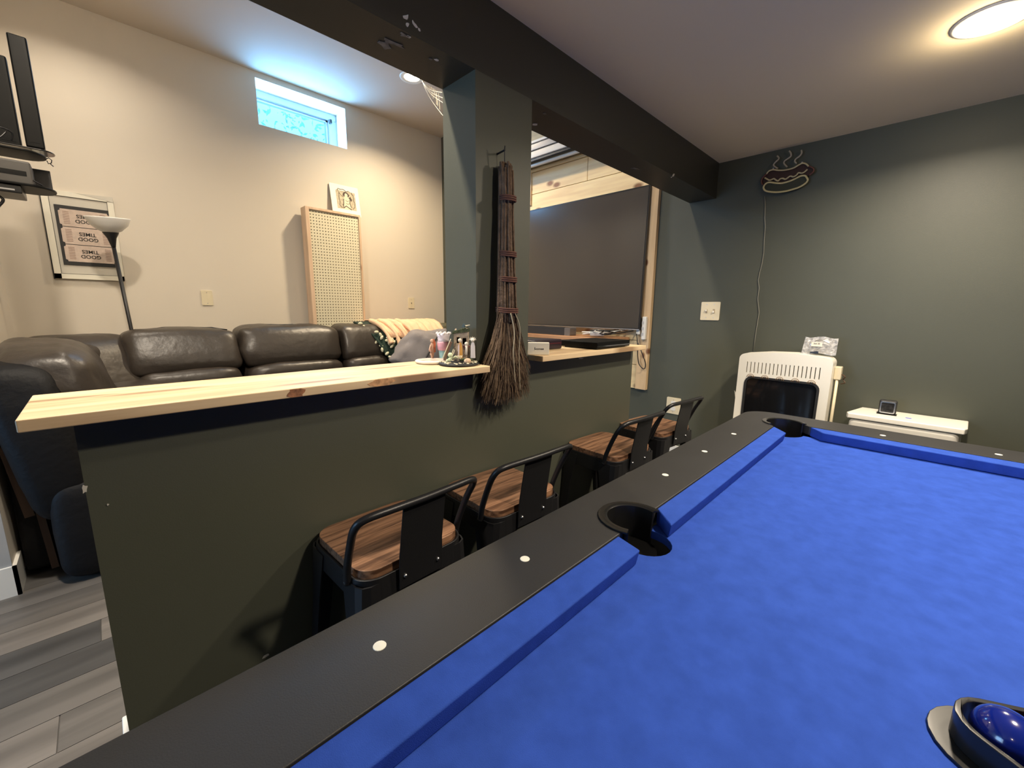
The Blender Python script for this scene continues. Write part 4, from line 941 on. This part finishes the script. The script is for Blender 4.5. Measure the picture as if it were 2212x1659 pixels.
spots = [(.468, .912, .03, 'nearest low-back black stool with walnut seat, at the left end of the row'),
         (.862, .912, -.03, 'second black metal stool with walnut seat, just left of below the broom'),
         (1.50, .91, -.05, 'third black metal stool with walnut seat, under the right bar board'),
         (1.945, .925, -.10, 'farthest black metal stool with walnut seat, past the end of the half wall')]
allst = [proto] + [copytree(proto) for _ in range(3)]
for s_, (x, y, r, lb) in zip(allst, spots): s_.location = (x, y, 0); s_.rotation_euler = (0, 0, r); s_['label'] = lb

# ------------------------------------------------------------------ pool table
pt = thing('pool_table', 'pool table with bright blue cloth and wide matte black rails', 'pool table', (.775, -.23, 0))
PX0, PX1, PY0, PY1 = -.345, 1.895, -.79, .33     # cushion noses
RZ = .76; BEDZ = .72
jx0, jx1, jy0, jy1 = PX0 - .055, PX1 + .055, PY0 - .055, PY1 + .055   # rail / cushion joint
ox0, ox1, oy0, oy1 = PX0 - .205, PX1 + .21, PY0 - .205, PY1 + .208
cx = .77
pk = .062; cr = .070
def inner_loop():
    P = []
    def sp(yc, sgn):  # side pocket bulge
        pts = arc(cx, yc, pk, 180, 0, 14) if sgn > 0 else arc(cx, yc, pk, 0, -180, 14)
        return pts
    L = [(jx0 + .10, jy1 - .0)]
    L += [(cx - pk, jy1)] + sp(jy1 + .018, 1)[0:] + [(cx + pk, jy1)]
    L += [(jx1 - .10, jy1)] + [(jx1 - .02 + cr * math.cos(math.radians(a)), jy1 - .02 + cr * math.sin(math.radians(a))) for a in range(120, -31, -15)] + [(jx1, jy1 - .10)]
    L += [(jx1, jy0 + .10)] + [(jx1 - .02 + cr * math.cos(math.radians(a)), jy0 + .02 + cr * math.sin(math.radians(a))) for a in range(30, -121, -15)] + [(jx1 - .10, jy0)]
    L += [(cx + pk, jy0)] + sp(jy0 - .018, -1) + [(cx - pk, jy0)]
    L += [(jx0 + .10, jy0)] + [(jx0 + .02 + cr * math.cos(math.radians(a)), jy0 + .02 + cr * math.sin(math.radians(a))) for a in range(-60, -211, -15)] + [(jx0, jy0 + .10)]
    L += [(jx0, jy1 - .10)] + [(jx0 + .02 + cr * math.cos(math.radians(a)), jy1 - .02 + cr * math.sin(math.radians(a))) for a in range(210, 59, -15)]
    return L
IL = inner_loop()
MB().poly(rrect(ox0, oy0, ox1, oy1, .10, 8), [IL], RZ - .035, RZ).build('rail_frame', RAILM, pt, bevel=.003, seg=3)
# bed with pocket cut-outs
hr = .052
bedo = [(jx0, jy0 + .09)] + [(jx0 + .03 + hr * math.cos(math.radians(a)), jy0 + .03 + hr * math.sin(math.radians(a))) for a in (150, 100, 45, -10, -60)][0:0]
def notch(c0, c1, r, a0, a1): return [(c0 + r * math.cos(math.radians(a0 + (a1 - a0) * i / 12)), c1 + r * math.sin(math.radians(a0 + (a1 - a0) * i / 12))) for i in range(13)]
bedo = notch(jx0 + .01, jy0 + .01, .075, 90, 0) + notch(cx, jy0 + .018, hr, 180, 0)[:0] + [(cx - hr, jy0)] + notch(cx, jy0 + .02, hr, 180, 0) + [(cx + hr, jy0)]
bedo += notch(jx1 - .01, jy0 + .01, .075, 180, 90) + notch(jx1 - .01, jy1 - .01, .075, 270, 180) + [(cx + hr, jy1)] + notch(cx, jy1 - .02, hr, 360, 180) + [(cx - hr, jy1)] + notch(jx0 + .01, jy1 - .01, .075, 360, 270)
MB().poly(bedo, [], BEDZ - .02, BEDZ).build('bed', CLOTH, pt, bevel=.002, seg=1)
# cushions with angled jaws
def cushion(a, b):
    """a,b: (joint start, joint end, nose start, nose end) as xy"""
    j0, j1, n1, n0 = a[0], a[1], b[1], b[0]
    k_ = .14; m1 = (n1[0] + (j1[0] - n1[0]) * k_, n1[1] + (j1[1] - n1[1]) * k_); m0 = (n0[0] + (j0[0] - n0[0]) * k_, n0[1] + (j0[1] - n0[1]) * k_)
    MB().add([(*j0, BEDZ + .001), (*j1, BEDZ + .001), (*m1, BEDZ + .001), (*m0, BEDZ + .001), (*j0, RZ - .001), (*j1, RZ - .001), (*n1, RZ - .004), (*n0, RZ - .004)],
             [(3, 2, 1, 0), (4, 5, 6, 7), (0, 1, 5, 4), (1, 2, 6, 5), (2, 3, 7, 6), (3, 0, 4, 7)]).build('cushion', CLOTH, pt, bevel=.0035, seg=3)
jj = .001
cushion(((jx0 + .09, jy1 - jj), (cx - .082, jy1 - jj)), ((PX0 + .075, PY1), (cx - .092 + .0, PY1)))
cushion(((cx + .085, jy1 - jj), (jx1 - .10, jy1 - jj)), ((cx + .040, PY1), (PX1 - .10, PY1)))
cushion(((jx0 + .09, jy0 + jj), (cx - .072, jy0 + jj)), ((PX0 + .075, PY0), (cx - .06, PY0)))
cushion(((cx + .072, jy0 + jj), (jx1 - .10, jy0 + jj)), ((cx + .06, PY0), (PX1 - .10, PY0)))
cushion(((jx1 - jj, jy1 - .105), (jx1 - jj, jy0 + .105)), ((PX1, PY1 - .10), (PX1, PY0 + .10)))
cushion(((jx0 + jj, jy1 - .105), (jx0 + jj, jy0 + .105)), ((PX0, PY1 - .10), (PX0, PY0 + .10)))
# diamonds
for x in [cx + .005 + .28 * k for k in (-3, -2, -1, 1, 2, 3)]:
    for y in (.458, PY0 - .128): MB().lathe([(.001, 0), (.0088, 0), (.0084, .0006), (.001, .0008)], (x, y, RZ + .0001), n=16).build('diamond', DIAM, pt)
for y in (.07, -.21, -.49):
    for x in (2.008, PX0 - .115): MB().lathe([(.001, 0), (.0088, 0), (.0084, .0006), (.001, .0008)], (x, y, RZ + .0001), n=16).build('diamond', DIAM, pt)
# pocket liners
def liner(c0, c1, r, a0, a1, rim=.016):
    n = 18; mb = MB(); A = [math.radians(a0 + (a1 - a0) * i / n) for i in range(n + 1)]
    prof = [(r + rim, RZ + .0005), (r + rim, RZ + .004), (r + .002, RZ + .0055), (r - .003, RZ + .003), (r - .004, RZ - .02), (r - .010, BEDZ - .10), (r - .006, BEDZ - .10), (r + .001, RZ - .02), (r + .001, RZ + .0005)]
    vs = [(c0 + q * math.cos(a), c1 + q * math.sin(a), z) for a in A for q, z in prof]; k = len(prof); fs = []
    for i in range(n):
        for j in range(k): fs.append((i * k + j, i * k + (j + 1) % k, (i + 1) * k + (j + 1) % k, (i + 1) * k + j))
    fs += [tuple(range(k)), tuple(n * k + j for j in range(k))]
    mb.add(vs, fs); o = mb.build('pocket_liner', mat('liner_plastic', (.010, .010, .010), .22), pt, smooth='auto')
    cup = MB().lathe([(r - .004, BEDZ - .03), (r - .012, BEDZ - .11), (.001, BEDZ - .125)], (c0, c1, 0), n=20); cup.build('pocket_cup', DEVB, pt)
liner(cx, jy1 + .012, pk - .004, -20, 200); liner(cx, jy0 - .012, pk - .004, 160, 380)
for c0, c1, a in ((jx1 - .02, jy1 - .02, 45), (jx1 - .02, jy0 + .02, -45), (jx0 + .02, jy1 - .02, 135), (jx0 + .02, jy0 + .02, 225)): liner(c0, c1, cr - .004, a - 105, a + 105, .012)
MB().box((cx - .012, jy1 + .012 - .03, BEDZ - .105), (cx + .004, jy1 - .005, BEDZ - .095)).build('pocket_tab', PAPER, pt)
MB().poly(rrect(ox0 + .05, oy0 + .05, ox1 - .05, oy1 - .05, .05), [rrect(ox0 + .07, oy0 + .07, ox1 - .07, oy1 - .07, .04)[::-1]], .48, RZ - .036).build('apron', BLACKMAT, pt)
for x in (ox0 + .25, ox1 - .25):
    for y in (oy0 + .2, oy1 - .2):
        MB().add([(x + a * s1, y + b * s1, z) for z, s1 in ((.0, .055), (.56, .085)) for a, b in ((-1, -1), (1, -1), (1, 1), (-1, 1))], [(3, 2, 1, 0), (4, 5, 6, 7), (0, 1, 5, 4), (1, 2, 6, 5), (2, 3, 7, 6), (3, 0, 4, 7)]).build('leg', BLACKMAT, pt, bevel=.006)

# ------------------------------------------------------------------ triangle rack and balls
BR = .0286
ang0 = -PI / 2 - .02      # the rack opens away from its apex
ap = Vector((.650, -.118, 0))        # apex ball
dirs = [Vector((math.cos(ang0 + s_ * PI / 6), math.sin(ang0 + s_ * PI / 6), 0)) for s_ in (-1, 1)]
rk = thing('triangle_rack', 'black plastic triangle rack holding balls at the lower right of the blue cloth', 'ball rack', (ap.x, ap.y - .12, BEDZ))
def tri(off):   # rounded triangle round the 15 balls
    A0 = ap; B0 = ap + dirs[0] * BR * 8.2; C0 = ap + dirs[1] * BR * 8.2; out = []
    cs = [A0, B0, C0]; cen = (A0 + B0 + C0) / 3
    for k in range(3):
        c = cs[k]; d = (c - cen).normalized(); base = math.atan2(d.y, d.x)
        for i in range(9):
            a = base + math.radians(-60 + 15 * i); out.append((c.x + (BR + off) * math.cos(a), c.y + (BR + off) * math.sin(a)))
    return out
MB().poly(tri(.012), [tri(.0055)[::-1]], BEDZ + .004, BEDZ + .036).build('frame', mat('rack_plastic', (.016, .016, .017), .25), rk, bevel=.001)
MB().poly(tri(.030), [tri(.0055)[::-1]], BEDZ + .0005, BEDZ + .004).build('flange', mat('rack_flange', (.02, .02, .019), .35), rk, bevel=.0008)
cols = [('solid blue pool ball at the tip of the rack', (.004, .014, .19)), ('dark red pool ball with a white number spot, behind the blue one', (.16, .01, .015)), ('yellow pool ball in the rack', (.7, .45, .02)),
        ('green pool ball in the rack', (.01, .2, .06)), ('black pool ball in the rack', (.01, .01, .01)), ('orange pool ball in the rack', (.6, .15, .01))]
pos = []
for row in range(3):
    for k in range(row + 1): pos.append(ap + dirs[0] * 2 * BR * (row - k) + dirs[1] * 2 * BR * k)
pos[1], pos[2] = pos[2], pos[1]
for (lb, colr), p in zip(cols, pos):
    b_ = thing('pool_ball', lb, 'ball', (p.x, p.y, BEDZ), group='pool balls in the rack')
    c = Vector((p.x, p.y, BEDZ + BR)); MB().ball(c, BR, n=28).build('sphere', mat('ball_' + lb.split()[1], colr, .06, coat=1), b_, smooth=True)
    if 'red' in lb:
        d = (Vector((0, 0, CAMZ)) - c).normalized(); d = (d + Vector((-.1, .5, .25))).normalized(); Rb = d.to_track_quat('Z', 'Y').to_matrix()
        MB().lathe([(.001, BR + .0004), (.006, BR - .0002), (.009, BR - .0011), (.009, BR - .003)], c, T=Rb, n=20).build('number_spot', WHITEP, b_, smooth=True)
